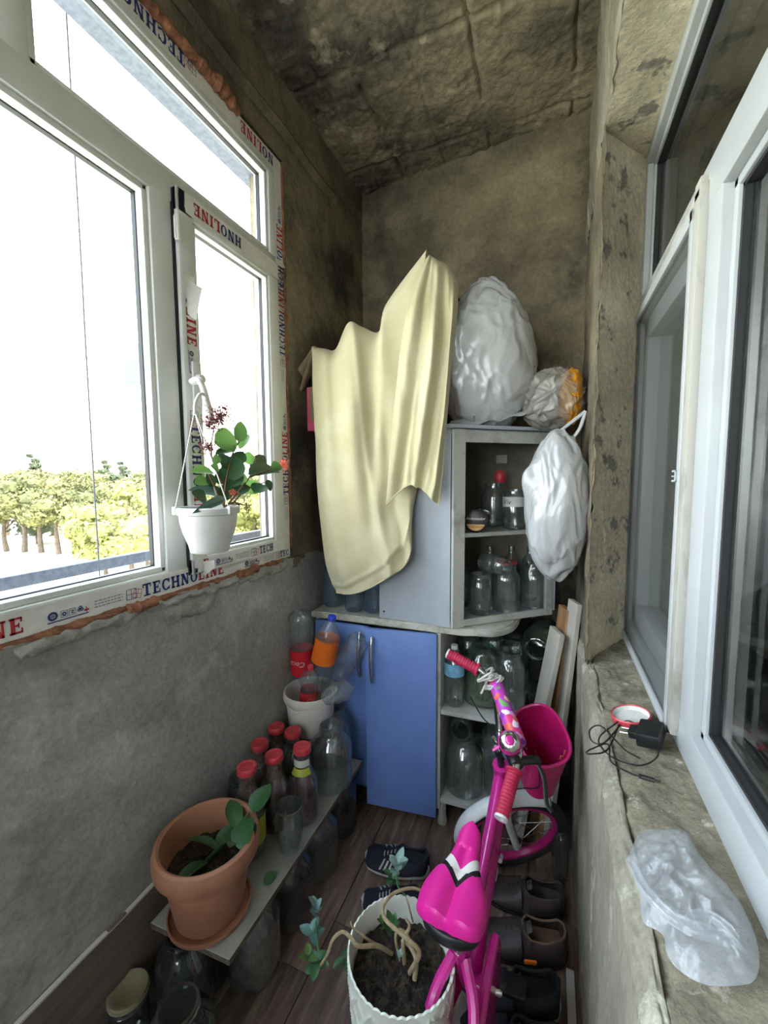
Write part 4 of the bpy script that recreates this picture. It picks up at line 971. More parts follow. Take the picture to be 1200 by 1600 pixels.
def blob(nm, m, c, rad, prof, seed, par=None, sub=6, amp=.05, f=6, flat=None, lean=(0, 0), world=True, bumps=()):
    """crumpled sack: icosphere shaped by a width profile over its height, with folded ridges"""
    bm = NB(); bmesh.ops.create_icosphere(bm, subdivisions=sub, radius=1)
    for v in bm.verts:
        d = v.co.copy(); t = (d.z + 1) / 2; s = prof(t)
        rr = math.hypot(d.x, d.y); k = (1 - abs(d.z) ** 3.2) ** .5 / max(rr, 1e-4) if rr > 1e-4 else 0
        q = Vector((d.x * k * s, d.y * k * s, d.z))
        d_ = d + Vector((nz(d, 1.5, seed + 8), nz(d, 1.5, seed + 9), nz(d, 1.5, seed + 10))) * .5; n1 = 1 - abs(nz(d_, f * .30, seed)) * 2.4; n2 = 1 - abs(nz(Vector((d_.x + d_.z * .5, d_.y, d_.z * .5)), f * .55, seed + 3)) * 2.6; n3 = 1 - abs(nz(Vector((d_.x * .7, d_.y + d_.z * .4, d_.z)), f * 1.2, seed + 5)) * 2.6
        e = amp * (n1 * .8 + n2 * .45 + n3 * .16)
        for (bx_, by_, bz_, br_, ba_) in bumps: e += ba_ * math.exp(-((d - Vector((bx_, by_, bz_))).length / br_) ** 2)
        q = q * (1 + e)
        v.co = Vector((q.x * rad[0] + lean[0] * t * t, q.y * rad[1] + lean[1] * t * t, q.z * rad[2])) + Vector(c)
    if flat is not None:
        for v in bm.verts:
            if v.co.z < flat: v.co.z = flat + (v.co.z - flat) * .02
    return obj(nm, bm, m, par, world=world, angle=180)
o = blob('folded_clothes', 'grey_cloth', (-.85, 1.66, ZT + .21), (.115, .13, .11), lambda t: 1, 5, bx, 5)
bx2 = o
# dark bundle behind the cloth and the sack
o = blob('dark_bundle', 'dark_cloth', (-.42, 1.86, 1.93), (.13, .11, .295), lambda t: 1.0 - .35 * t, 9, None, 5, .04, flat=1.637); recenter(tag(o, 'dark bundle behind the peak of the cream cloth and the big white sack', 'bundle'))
# big white sack
pr = lambda t: .70 + .42 * math.sin(PI * min(1, t * .9 + .10)) - .30 * max(0, t - .6) - .08 * (t > 2)
sack = thing('white_sack', 'big stuffed white plastic sack on top of the corner cabinet', 'bag', (-.24, 1.76, 1.637))
bc = P(762, 555, y=1.72); so = blob('sack_body', 'bag_grey', (bc.x - .005, 1.72, 1.918), (.185, .15, .295), lambda t: .62 + .5 * math.sin(PI * (.12 + .78 * t)) - .26 * t, 21, sack, 6, .050, 7, 1.64, (-.005, 0))
b2 = font_bm('KN', .05, .1)
pm = P(821, 577, y=1.66)
for v in b2.verts: v.co = Vector((pm.x + .012 + v.co.x * .7, pm.y - .005 + v.co.x * 1.1, pm.z + v.co.y - .02))
obj('marker_writing', b2, 'label_black', sack, smooth=False)
pm = P(741, 655, y=1.55); bm = NB(); box(bm, pm.x - .004, pm.x + .004, pm.y - .002, pm.y, pm.z - .010, pm.z + .012, 0, 0); obj('black_mark', bm, 'label_black', sack)
bm = NB()   # loose film skirt at its foot
def f(a, b):
    p = P(698 + a * 125, 668 - 8 * a - 14 * a * a, y=1.555 + .11 * a); return p + Vector((0, .07 * b, .035 * b - .006 * math.sin(a * 22) + .01 * nz((a * 6, b, 0), 1)))
grid(bm, f, 50, 10); obj('film_skirt', bm, 'bag_grey', sack)
# hanging grey white bag, wedged between the cabinet and the right wall
hb = thing('white_bag', 'pale bulging plastic bag hanging right of the corner cabinet beside the wall', 'bag', (.0, 1.60, 1.05))
blob('bag_body', 'bag_grey', (.022, 1.56, 1.335), (.092, .085, .255), lambda t: .70 + .42 * math.sin(PI * (.08 + .80 * t)), 33, hb, 6, .05, 6, bumps=((-.85, -.45, .30, .22, .26), (-.8, -.5, .02, .20, -.12), (-.6, -.7, -.40, .45, .16), (.5, -.6, -.1, .3, -.08), (-.2, -.4, .9, .3, .08)))
bm = NB(); tube(bm, [(.05, 1.56, 1.55), (.085, 1.56, 1.60), (.103, 1.56, 1.66)], .006, 6, 6); tube(bm, [(-.02, 1.56, 1.56), (.04, 1.57, 1.61), (.103, 1.56, 1.66)], .006, 6, 6); obj('handle', bm, 'bag_grey', hb)
bm = NB(); tube(bm, [(-.055, 1.52, 1.13), (-.062, 1.515, 1.10), (-.058, 1.515, 1.075)], .0025, 6, 4); obj('loose_tie', bm, 'paper', hb)
# clear bag with yellow stuff
cbg = thing('clear_bag', 'clear plastic bag with yellow fabric on the cabinet top against the right wall', 'bag', (.03, 1.72, 1.64))
blob('bag_film', 'bag_clear', (.0, 1.74, 1.735), (.105, .12, .105), lambda t: 1, 41, cbg, 6, .11, 7)
blob('yellow_fabric', 'yellow', (.062, 1.70, 1.735), (.036, .06, .095), lambda t: 1, 43, cbg, 5, .09, 7)
blob('grey_filling', 'grey_cloth', (-.02, 1.76, 1.715), (.06, .08, .06), lambda t: 1, 45, cbg, 5, .08, 7)

# ---------------------------------------------------------------- cream cloth
def sheet(cols, nu, nv, fold, seed, shrinkx=1.0):
    """cols: list of (list of points top to bottom); bicubic through them with folds in depth"""
    cc = [catmull(c_, 12) for c_ in cols]
    def samp(c_, t):
        x = t * (len(c_) - 1); i = min(int(x), len(c_) - 2); return c_[i].lerp(c_[i + 1], x - i)
    bm = NB()
    def f(a, b):
        row = catmull([samp(c_, b) for c_ in cc], 6); p = samp(row, a); return p + Vector((0, fold(a, b), 0))
    rows = []
    for j in range(nv + 1):
        row = catmull([samp(c_, j / nv) for c_ in cc], 8); rows.append([samp(row, i / nu) + Vector((0, fold(i / nu, j / nv), 0)) for i in range(nu + 1)])
    vs = [[bm.verts.new(p) for p in r] for r in rows]
    for j in range(nv):
        for i in range(nu): bm.faces.new((vs[j][i], vs[j][i + 1], vs[j + 1][i + 1], vs[j + 1][i]))
    return bm
Q = lambda l, y: [P(a, b, y=y + dy) for a, b, dy in l]
cl = thing('cream_cloth', 'cream cotton cloth draped over the box and hanging in folds down the cabinet front', 'cloth', (-.6, 1.5, .95))
yb = 1.47
cols = [
 Q([(489, 541, .05), (487, 552, .02), (490, 640, .01), (493, 700, .01), (499, 810, .02), (512, 890, .02), (526, 926, .02)], yb),
 Q([(508, 545, .18), (508, 556, .03), (508, 660, .0), (512, 750, .0), (518, 830, .0), (530, 900, .0), (542, 928, .0)], yb),
 Q([(527, 545, .22), (525, 556, .03), (530, 660, .0), (535, 750, .0), (545, 830, .0), (555, 890, .0), (563, 924, .0)], yb),
 Q([(545, 508, .16), (545, 516, .02), (552, 640, -.02), (560, 740, -.02), (570, 820, -.01), (580, 880, .0), (586, 914, .0)], yb),
 Q([(568, 514, .18), (567, 523, .03), (578, 650, .03), (586, 740, .02), (596, 810, .01), (604, 868, .0), (606, 903, .0)], yb),
 Q([(594, 518, .20), (592, 530, .05), (597, 640, .03), (604, 720, .02), (612, 800, .0), (622, 850, .0), (622, 892, .0)], yb),
 Q([(606, 475, .20), (603, 492, .05), (614, 620, .01), (618, 700, .01), (625, 780, .0), (632, 845, .0), (636, 880, .0)], yb),
 Q([(638, 428, .20), (634, 448, .05), (640, 600, .02), (640, 700, .02), (640, 770, .01), (641, 820, .0), (643, 858, .0)], yb),
 Q([(668, 396, .16), (666, 406, .08), (664, 580, .05), (660, 690, .05), (652, 760, .04), (645, 800, .03), (641, 838, .02)], yb)]
fd = lambda a, b: -(.003 + .011 * max(0, a - .35) * (1.5 - b)) * math.sin(a * 19 + b * 3.5 + 1.5 * math.sin(b * 3)) * min(1, b * 3 + .1) - .003 * math.sin(a * 31 - b * 5) * min(1, b * 2) - .011 * math.exp(-((a - .12 - .35 * b * b) / .05) ** 2) * min(1, b * 4) * (1.1 - b) - .013 * math.exp(-((a - .75 + .38 * b) / .06) ** 2) * math.sin(PI * b) - .006 * math.exp(-((b - .93 + .12 * a) / .025) ** 2) + .008 * nz((a * 3, b * 5, 0), 1.6) - .02 * math.exp(-((a - .42 - .12 * b) / .05) ** 2) * min(1, b * 3)
bm = sheet(cols, 150, 130, fd, 1); o = obj('back_fall', bm, 'cloth', cl, angle=180); md = o.modifiers.new('t', 'SOLIDIFY'); md.thickness = .002; md.offset = 1
yb = 1.425
cols = [
 Q([(667, 397, .19), (666, 405, .11), (650, 440, .07), (634, 500, .03), (624, 570, .01), (617, 635, .0), (610, 710, .0), (604, 788, .0)], yb),
 Q([(671, 398, .19), (671, 406, .10), (659, 450, .05), (648, 520, .0), (640, 600, -.01), (634, 660, -.01), (627, 720, -.005), (622, 770, .0)], yb),
 Q([(676, 401, .19), (676, 409, .10), (670, 460, .06), (664, 540, .015), (655, 610, .01), (648, 670, .0), (642, 720, .0), (640, 758, .0)], yb),
 Q([(686, 407, .19), (686, 416, .10), (683, 470, .06), (678, 550, -.005), (668, 630, -.01), (661, 690, -.01), (655, 735, .0), (652, 762, .0)], yb),
 Q([(699, 414, .20), (698, 424, .11), (697, 480, .06), (692, 560, .02), (683, 640, .01), (675, 700, .01), (668, 745, .0), (662, 768, .0)], yb),
 Q([(709, 428, .20), (708, 438, .12), (707, 490, .06), (702, 560, .02), (694, 650, .01), (686, 710, .01), (680, 760, .0), (675, 780, .0)], yb),
 Q([(717, 444, .22), (716, 455, .14), (714, 490, .09), (706, 560, .05), (699, 640, .03), (694, 700, .02), (690, 750, .01), (685, 791, .0)], yb)]
fd2 = lambda a, b: -.011 * math.sin(a * 15 + 1.0 + b) * min(1, b * 3) + .005 * math.sin(a * 33 + b * 2) * min(1, b * 2) + .004 * nz((a * 4, b * 6, 0), 2)
bm = sheet(cols, 90, 130, fd2, 2); o = obj('front_fall', bm, 'cloth', cl, angle=180); md = o.modifiers.new('t', 'SOLIDIFY'); md.thickness = .002; md.offset = 1
bm = NB(); tube(bm, [P(604, 788, y=1.422), P(622, 770, y=1.420), P(641, 757, y=1.422), P(652, 762, y=1.425)], .003, 6, 6); obj('hem', bm, 'cloth', cl); bm = NB(); tube(bm, [P(526, 926, y=1.488), P(545, 928, y=1.468), P(570, 922, y=1.466), P(600, 906, y=1.468), P(630, 886, y=1.468), P(643, 858, y=1.468)], .0028, 6, 6); obj('hem', bm, 'cloth', cl)
#--OBJECTS2--
# ================================================================ bench on jars
BZ = .2375
bm = NB(); poly_prism(bm, [(-.963, .690), (-.705, .702), (-.705, 1.472), (-.963, 1.46)], BZ, BZ + .018, 0, 0); bmesh.ops.bevel(bm, geom=list(bm.edges), offset=.001, segments=1, affect='EDGES')
for f_ in bm.faces:
    if abs(f_.normal.z) < .5: f_.material_index = 1
bench = recenter(tag(obj('bench_board', bm, ['bench', 'bench_edge'], smooth=False), 'grey laminated board laid on glass jars along the left wall as a low shelf', 'board'))
for k, (x, y, kd, lab) in enumerate(((-.775, .87, 'three', 'upright jar with crumpled paper under the near end of the bench board'), (-.765, 1.04, 'three_dark', 'dusty dark jar under the bench board below the empty tumbler jar'),
        (-.77, 1.215, 'three', 'big jar under the bench board in the middle of its row'), (-.78, 1.395, 'three_dark', 'dark jar under the far end of the bench board by the blue door'), (-.90, .80, 'three_dark', 'dark jar under the bench board below the terracotta pot'))):
    o = jar(kd, lab, (x, y, 0))
    if k == 0:
        bm = NB(); lathe(bm, [(0, .01), (.065, .015), (.068, .08), (.05, .12), (0, .13)], 24)
        for v in bm.verts: v.co += Vector((nz(v.co, 30, 1), nz(v.co, 30, 2), nz(v.co, 30, 3))) * .02
        obj('crumpled_paper', bm, 'newsprint', o, world=False)
jar('three_dark', 'big dusty jar standing on the floor in front of the bench end', (-.762, .600, 0), s=1.0)
jar('three_dark', 'dusty jar on the floor between the big front jar and the laminate panel', (-.885, .725, 0), s=.95)
_p = P(200, 1545, z=.16)
yl = jar('coffee', 'small jar with a dull yellow lid on the floor at the lower left corner', (_p.x, _p.y, 0), s=.98); disc_lid(yl, .047, .152, 'yellow_lid', .012)
jar('three_dark', 'jar on the floor at the bottom edge, nearest the camera beside the laminate panel', (-.80, .44, 0), s=.9)
BT = BZ + .0185
# red lidded bottles of juice
def passata(loc, label, hgt=.265, fruit=True, lab=None):
    t = thing('juice_bottle', label, 'bottle', loc, None); t['group'] = 'red lidded bottles on the bench'
    s = hgt / .265
    prof = [(0, .003), (.044, .001), (.050, .008), (.0515, .02), (.0515, .125), (.047, .148), (.032, .18), (.0255, .20), (.0255, .215), (.028, .225), (.028, .248)]
    prof = [(r, z * s) for r, z in prof]
    obj('bottle_glass', lathe(NB(), prof, 28), 'jar', t, world=False)
    inn = [(0, .006), (.046, .006), (.0495, .02), (.0495, .124), (.045, .146), (.030, .178), (.0, .180)]
    obj('juice', lathe(NB(), [(r, z * s) for r, z in inn], 28), 'juice', t, world=False)
    bm = NB(); lathe(bm, [(0, .178 * s), (.027, .178 * s), (.0235, .20 * s), (.0235, .218 * s), (.018, .226 * s), (0, .228 * s)], 24)
    for v in bm.verts: v.co += Vector((nz(v.co, 90, 1), nz(v.co, 90, 2), 0)) * .004
    obj('fruit', bm, 'fruit', t, world=False)
    bm = NB(); z = .244 * s; lathe(bm, [(0, z + .012), (.021, z + .012), (.024, z + .015), (.029, z + .014), (.0305, z + .011), (.0305, z - .006), (.029, z - .008)], 28); obj('lid', bm, 'lid_red', t, world=False)
    if lab:
        a0 = -1.2
        for nm, m, za, zb in (('neck_label', 'paper', .198, .222), ('stripe_label', 'label_yellow', .172, .192)):
            bm = NB(); grid(bm, lambda a, b: Vector(((.0295 if nm == 'neck_label' else .0385 - .0095 * b) * math.cos(a0 - 1.1 + a * 2.2), (.0295 if nm == 'neck_label' else .0385 - .0095 * b) * math.sin(a0 - 1.1 + a * 2.2), (za + (zb - za) * b) * s)), 12, 2); obj(nm, bm, m, t, world=False)
    return t
passata((-.772, 1.135, BT), 'red lidded bottle of dark juice with a white neck label, beside the big clear jar', .272, lab=True)
passata((-.845, 1.075, BT), 'red lidded juice bottle directly behind the empty tumbler jar, plain neck', .262)
passata((-.945, 1.125, BT), 'red lidded juice bottle behind the dark bowl of dried fruit, third row', .245)
passata((-.880, 1.235, BT), 'red lidded juice bottle under the right half of the white bucket', .240)
passata((-.955, 1.235, BT), 'red lidded juice bottle furthest back against the left wall', .240)
t = passata((-.862, .962, BT), 'red lidded green labelled bottle right behind the terracotta pot', .295)
for ch in list(t.children):
    if ch.name.startswith('juice'): ch.data = ch.data.copy(); ch.data.materials[0] = M['leaf_dark']; ch['label'] = 'dark green content'
bm = NB(); grid(bm, lambda a, b: Vector((.0522 * math.cos(-2.9 + a * 3.6), .0522 * math.sin(-2.9 + a * 3.6), .045 + .085 * b)), 24, 2); lb = obj('label', bm, 'label_yellow', t, world=False)
bm = NB()
for k in range(11):
    a = -1.15 + k * .045; w_ = .007 if k % 3 else .014; vs = [bm.verts.new((.0527 * math.cos(q), .0527 * math.sin(q), z)) for q, z in ((a, .055), (a + w_ * 2, .055), (a + w_ * 2, .09), (a, .09))]; bm.faces.new(vs)
obj('barcode', bm, 'label_black', lb, world=False, smooth=False)
# tumbler jar
jar('three', 'big clear jar on the bench beside the blue door, behind the white labelled bottle', (-.760, 1.315, BT), s=1.0)
jar('three', 'tall clear jar standing furthest back on the bench against the blue door', (-.815, 1.435, BT), s=.98)
tb_ = lathe(NB(), [(0, .006), (.026, .004), (.031, .010), (.040, .05), (.046, .085), (.046, .12), (.042, .148), (.043, .152), (.040, .154), (.039, .148), (.044, .12), (.043, .085), (.037, .05), (.028, .014), (0, .012)], 32)
o = tag(obj('glass_jar', tb_, 'jar'), 'empty open tumbler shaped jar at the front of the bench right of the pot', 'jar'); o.location = (-.742, 1.010, BT)
jar('litre', 'open jar against the wall behind the bowl of dried fruit', (-.945, 1.03, BT), s=1.1)
# dark bowl with dried fruit on top of a jar near the wall
bw = thing('dark_bowl', 'dark round pot of dried fruit between the terracotta pot and the wall', 'bowl', (-.925, .945, BT))
bm = NB(); lathe(bm, [(0, .002), (.045, .002), (.052, .03), (.058, .10), (.060, .125), (.057, .125), (.054, .10), (.05, .09)], 32); obj('bowl_body', bm, 'dark', bw, world=False)
bm = NB(); rnd = random.Random(4)
for k in range(60):
    a, r = rnd.uniform(0, 6.28), .046 * math.sqrt(rnd.random()); bmesh.ops.create_icosphere(bm, subdivisions=1, radius=.008, matrix=Matrix.Translation((r * math.cos(a), r * math.sin(a), .098 + rnd.uniform(0, .008))) @ Euler((rnd.random() * 3, rnd.random() * 3, 0)).to_matrix().to_4x4() @ Matrix.Diagonal((1, .5, .4, 1)))
stuff(obj('dried_fruit', bm, 'fruit', bw, world=False))
# fallen dry leaf on the board
def leaf_bm(L=1.0, W=.6, cup=.12, pt=1.0):
    bm = NB()
    def f(a, b):
        t = b; w_ = W / 2 * math.sin(PI * min(1, t ** .85)) ** .7 * (1 - .15 * t * pt); x = (a * 2 - 1) * w_; return Vector((x, t * L, cup * (x / (W / 2 + 1e-6)) ** 2 * W - .12 * L * (t - .4) ** 2 * 2))
    grid(bm, f, 6, 10); return bm
LEAF = {}
def leaf(par, p, d, L, W, m='leaf', roll=0.0, up=None, cup=.15):
    key = m
    if key not in LEAF:
        o = obj('leaf', leaf_bm(1, .6, cup), m, par, world=False); LEAF[key] = o.data
    else:
        o = bpy.data.objects.new('leaf', LEAF[key]); C.objects.link(o); o.parent = par
    d = Vector(d).normalized(); upv = Vector(up or (0, 0, 1)); x = d.cross(upv)
    if x.length < .05: x = d.cross(Vector((1, 0, 0)))
    x.normalize(); z = x.cross(d).normalized(); R_ = Matrix((x, d, z)).transposed() @ Matrix.Rotation(roll, 3, 'Y')
    o.rotation_euler = R_.to_euler(); o.location = Vector(p) - wloc(par); o.scale = (W / .6, L, L); return o
lf = thing('fallen_leaf', 'curled green brown leaf lying on the bench board near its front edge', 'leaf', (-.735, .905, BT))
leaf(lf, (-.745, .885, BT + .004), (.3, .9, .15), .045, .034, 'leaf_dark', .3)
# ---------------------------------------------------------------- bucket with plastic bottles
bk = thing('plastic_bucket', 'white plastic food bucket full of empty bottles, beside the wall and the blue door', 'bucket', (-.895, 1.385, .412))
# it stands on upturned jars at the back of the bench
sc_ = .95
bm = NB(); lathe(bm, [(0, 0), (.082, 0), (.088, .006), (.100, .135), (.100, .140), (.107, .140), (.109, .150), (.108, .164), (.104, .166), (.100, .160), (.097, .14), (.086, .010), (0, .006)], 40); obj('bucket_body', bm, 'bucket', bk, world=False)
bm = NB(); tube(bm, [(-.108, 0, .15), (-.09, -.06, .135), (0, -.112, .128), (.09, -.06, .135), (.108, 0, .15)], .0022, 6, 8); obj('handle', bm, 'bucket', bk, world=False)
def pet_bottle(loc, d, label, lm, cap, hgt=.30, r=.047, open_end=False, cut=False, lz=(.42, .68), txt=None, tm='paper', tflip=False, ta=-1.8, crump=.0, cupcol=None):
    t = thing('plastic_bottle', label, 'bottle', loc, 'empty plastic bottles in the white bucket'); Rm = align(d)
    h_ = hgt
    if cut: prof = [(r * .80, 0), (r * .86, .02), (r, h_ * .2), (r * .98, h_ * .45), (r, h_ * .7), (r * .8, h_ * .84), (r * .3, h_ * .95), (r * .28, h_)]
    else: prof = [(0, .012), (r * .5, .0), (r * .85, .002), (r, .02), (r * .96, h_ * .2), (r, h_ * .3), (r * .93, h_ * .42), (r * .95, h_ * .66), (r, h_ * .72), (r * .75, h_ * .85), (r * .32, h_ * .94), (r * .29, h_)]
    pts = []
    bm = NB(); lathe(bm, [(r_, z_) for r_, z_ in prof], 28, mtx=None)
    if crump:
        bmesh.ops.subdivide_edges(bm, edges=list(bm.edges), cuts=2, use_grid_fill=True)
        for v in bm.verts: v.co += Vector((v.co.x, v.co.y, 0)).normalized() * crump * (nz(v.co, 22, 3) - abs(nz(v.co, 40, 5)))
    for v in bm.verts: v.co = Rm @ v.co
    obj('bottle_body', bm, 'pet', t, world=False)
    z0, z1 = lz[0] * h_, lz[1] * h_
    bm = NB(); lathe(bm, [(r * .985, z0), (r * .985, z1)], 32, mtx=Rm); lo = obj('label', bm, lm, t, world=False)
    if txt:
        b2 = font_bm(txt, r * .62, .25); b2 = wrap_text(b2, r * .995, (z0 + z1) / 2, ta, (0, 0, 0), Rm, tflip); obj('print', b2, tm, lo, world=False, smooth=False)
    if cap: bm = NB(); lathe(bm, [(0, h_ + .010), (r * .30, h_ + .010), (r * .34, h_ + .007), (r * .34, h_ - .008), (0, h_ - .008)], 18, mtx=Rm); obj('cap', bm, cap, t, world=False)
    return t
b0 = P(468, 1062, y=1.40)
pet_bottle((-.945, 1.40, .885), (.0, .03, -1), 'upturned clear bottle with red label, tallest in the bucket against the wall', 'red_label', None, .31, .050, lz=(.48, .82), txt='Coca-Cola', ta=-1.0, tflip=False, crump=.010)
pet_bottle((-.880, 1.345, .545), (.15, -.10, 1), 'small red capped bottle with red label standing at the front of the bucket', 'red_label', 'lid_red', .155, .036, lz=(.02, .38), txt='Coca', ta=-1.5)
bm = NB()
pet_bottle((-.865, 1.395, .590), (.22, .02, .95), 'bottle with orange label and blue cap leaning on the blue door', 'orange', 'cap_blue', .30, .050, lz=(.38, .72), txt='fanta', tm='label_yellow', ta=-1.3, tflip=False)
pet_bottle((-.705, 1.465, .790), (-.50, -.10, -.86), 'crumpled clear bottle lying with its base up and right of the orange one', 'pet', None, .33, .050, lz=(.5, .52), crump=.014)
pet_bottle((-.800, 1.34, .585), (.55, .1, .25), 'clear bottle lying across the right rim of the bucket', 'pet', None, .13, .040, lz=(.3, .4), crump=.01)
# small jar carrying the bucket
jar('small', 'small jar under the white bucket, hidden among the bottles', (-.895, 1.36, BT), s=1.46)
# ---------------------------------------------------------------- terracotta pot
tp = thing('plant_pot', 'big terracotta coloured pot with a drooping leafy plant on the bench end', 'plant pot', (-.838, .775, BT))
tilt = Euler((math.radians(0), 0, 0)).to_matrix()
bm = NB(); lathe(bm, [(0, .0), (.098, 0), (.106, .010), (.108, .022), (.104, .022), (.100, .010), (0, .008)], 44); obj('saucer', bm, 'terracotta', tp, world=False)
bm = NB(); lathe(bm, [(0, .011), (.082, .011), (.088, .020), (.110, .150), (.114, .165), (.127, .168), (.134, .178), (.135, .205), (.131, .222), (.123, .226), (.116, .222), (.113, .20), (.112, .17), (.107, .13), (.06, .12), (0, .12)], 56); obj('pot_body', bm, 'terracotta', tp, world=False)
bm = NB(); grid(bm, lambda a, b: Vector((.106 * b * math.cos(a * 2 * PI), .106 * b * math.sin(a * 2 * PI), .138 + .010 * nz((math.cos(a * 6.283) * b, math.sin(a * 6.283) * b, 0), 4) + .004 * nz((math.cos(a * 6.283) * b, math.sin(a * 6.283) * b, 0), 18))), 60, 20); stuff(obj('soil', bm, 'soil', tp, world=False))
bp_ = Vector((-.838, .775, BT))
bm = NB(); s0 = bp_ + Vector((-.01, .0, .14)); s1 = bp_ + Vector((.04, .05, .20)); s2 = bp_ + Vector((.075, .08, .245)); tube(bm, [s0, s1, s2], .004, 7, 6, rf=lambda t: .005 - .002 * t); obj('stem', bm, 'leaf_dark', tp)
for pt, d, L, W, m_ in (((.02, .02, .17), (-.9, -.2, .25), .10, .035, 'leaf_dark'), ((.0, .0, .15), (-.2, -.9, .1), .11, .045, 'leaf_dark'), ((.05, .06, .21), (-.7, .5, .2), .10, .05, 'leaf_dark'), ((.065, .07, .235), (.55, -.7, -.1), .09, .07, 'leaf_dark'),
        ((.078, .09, .24), (.0, .8, .35), .085, .07, 'leaf_dark'), ((.07, .07, .225), (.6, -.6, -.1), .075, .06, 'leaf_dark'), ((.05, .05, .20), (.4, -.6, .35), .08, .055, 'leaf_dark'), ((.0, .02, .15), (.2, .7, .5), .09, .05, 'leaf_dark')):
    leaf(tp, bp_ + Vector(pt), d, L, W, m_, random.uniform(-.4, .4))
# ================================================================ white planter in front
wp = thing('white_planter', 'white lattice patterned planter with twisting stems at the bottom centre', 'plant pot', (-.283, .782, 0))
RT, HT = .119, .385
def wr(r, a, z, k):
    if r < .085 or z < .03: return r
    lat = max(0, 1 - abs(math.sin(a * 9 + z * 42)) * 3.2) + max(0, 1 - abs(math.sin(a * 9 - z * 42)) * 3.2)
    return r + (.0040 * min(1, lat) if (z < HT * .95 and k < 100) else 0)
prof = [(0, .002), (.088, .002)] + [(.092 + (RT - .092) * (i / 96) ** .8, .005 + (HT - .005) * i / 96) for i in range(97)] 
bm = NB(); lathe(bm, prof, 260, rfun=wr)
lathe(bm, [(RT, HT), (RT + .001, HT + .002), (RT - .003, HT + .003), (RT - .006, HT - .003), (RT - .010, HT - .08), (RT - .02, HT - .12)], 260, rfun=lambda r, a, z, k: r)
for v in bm.verts:
    if v.co.z > HT - .02:
        a = math.atan2(v.co.y, v.co.x); v.co.z += .0035 * abs(math.sin(a * 22)) * (v.co.z - HT + .02) / .02
bmesh.ops.remove_doubles(bm, verts=bm.verts, dist=.0002)
obj('pot_body', bm, 'pot_white', wp, world=False)
bm = NB(); grid(bm, lambda a, b: Vector((.108 * b * math.cos(a * 2 * PI), .108 * b * math.sin(a * 2 * PI), HT - .052 + .014 * nz((math.cos(a * 6.283) * b, math.sin(a * 6.283) * b, 0), 5) + .006 * nz((math.cos(a * 6.283) * b, math.sin(a * 6.283) * b, 2), 22))), 110, 44); stuff(obj('soil', bm, 'soil', wp, world=False))
def P3(px, py, z): return P(px, py, z=z)
zz = HT - .05
ST = [([P3(640, 1520, zz), P3(655, 1490, .42), P3(640, 1470, .45), P3(605, 1440, .46), P3(598, 1418, .47), P3(615, 1396, .47), P3(645, 1388, .46), P3(672, 1398, .44)], .0046),
      ([P3(612, 1490, zz), P3(590, 1478, .38), P3(560, 1478, .41), P3(548, 1465, .42), P3(535, 1456, .43), P3(520, 1468, .42), P3(512, 1490, .38), P3(500, 1510, .34)], .0042),
      ([P3(632, 1505, zz), P3(630, 1470, .40), P3(640, 1448, .42), P3(634, 1435, .43)], .0042),
      ([P3(595, 1480, zz), P3(575, 1468, .39), P3(552, 1450, .41), P3(548, 1440, .42)], .0030),
      ([P3(625, 1500, zz), P3(618, 1465, .40), P3(625, 1452, .41), P3(638, 1462, .40), P3(640, 1480, .37)], .0030),
      ([P3(645, 1440, zz + .01), P3(640, 1420, .40), P3(634, 1400, .42)], .0020),
      ([P3(648, 1530, zz), P3(650, 1500, .37), P3(640, 1478, .38), P3(628, 1470, .36)], .0050)]
for pts, r in ST:
    bm = NB(); tube(bm, pts, r, 8, 7, rf=lambda t: r * (1.15 - .45 * t)); obj('stem', bm, 'stem_pale', wp)
def cluster(par, c, z, n, L, m, spread=1.0, up=.5, seed=1):
    rnd = random.Random(seed); c = P3(*c, z)
    for k in range(n):
        a = k * 2.4 + seed; d = Vector((math.cos(a) * spread, math.sin(a) * spread, up + .25 * rnd.random())); leaf(par, c + Vector((0, 0, .004 * k)), d, L * rnd.uniform(.75, 1.1), L * .62, m, rnd.uniform(-.3, .3))
cluster(wp, (622, 1362), .42, 8, .036, 'leaf_silver', 1, .7, 2); cluster(wp, (612, 1378), .38, 5, .028, 'leaf_dark', 1, .3, 6)
cluster(wp, (612, 1462), .38, 6, .034, 'leaf_dark', .7, .9, 3); cluster(wp, (598, 1452), .37, 5, .026, 'leaf', .6, 1, 5); cluster(wp, (626, 1497), .36, 3, .018, 'leaf_silver', .6, .6, 9)
cluster(wp, (494, 1432), .36, 6, .036, 'leaf_silver', .6, 1.0, 4); cluster(wp, (488, 1462), .33, 4, .040, 'leaf_blue', 1, .2, 7)
cluster(wp, (495, 1512), .33, 6, .036, 'leaf_dark', 1, .0, 8); cluster(wp, (482, 1498), .34, 3, .028, 'leaf', .8, .3, 10); cluster(wp, (538, 1500), .30, 3, .032, 'leaf_dark', .9, -.1, 12)
bm = NB(); tube(bm, [P3(500, 1510, .34), P3(497, 1480, .35), P3(494, 1440, .36)], .0022, 6, 5); obj('stem', bm, 'leaf_dark', wp)
bm = NB(); tube(bm, [P3(634, 1400, .42), P3(622, 1385, .41), P3(620, 1366, .42)], .0022, 6, 5); obj('stem', bm, 'leaf_dark', wp)
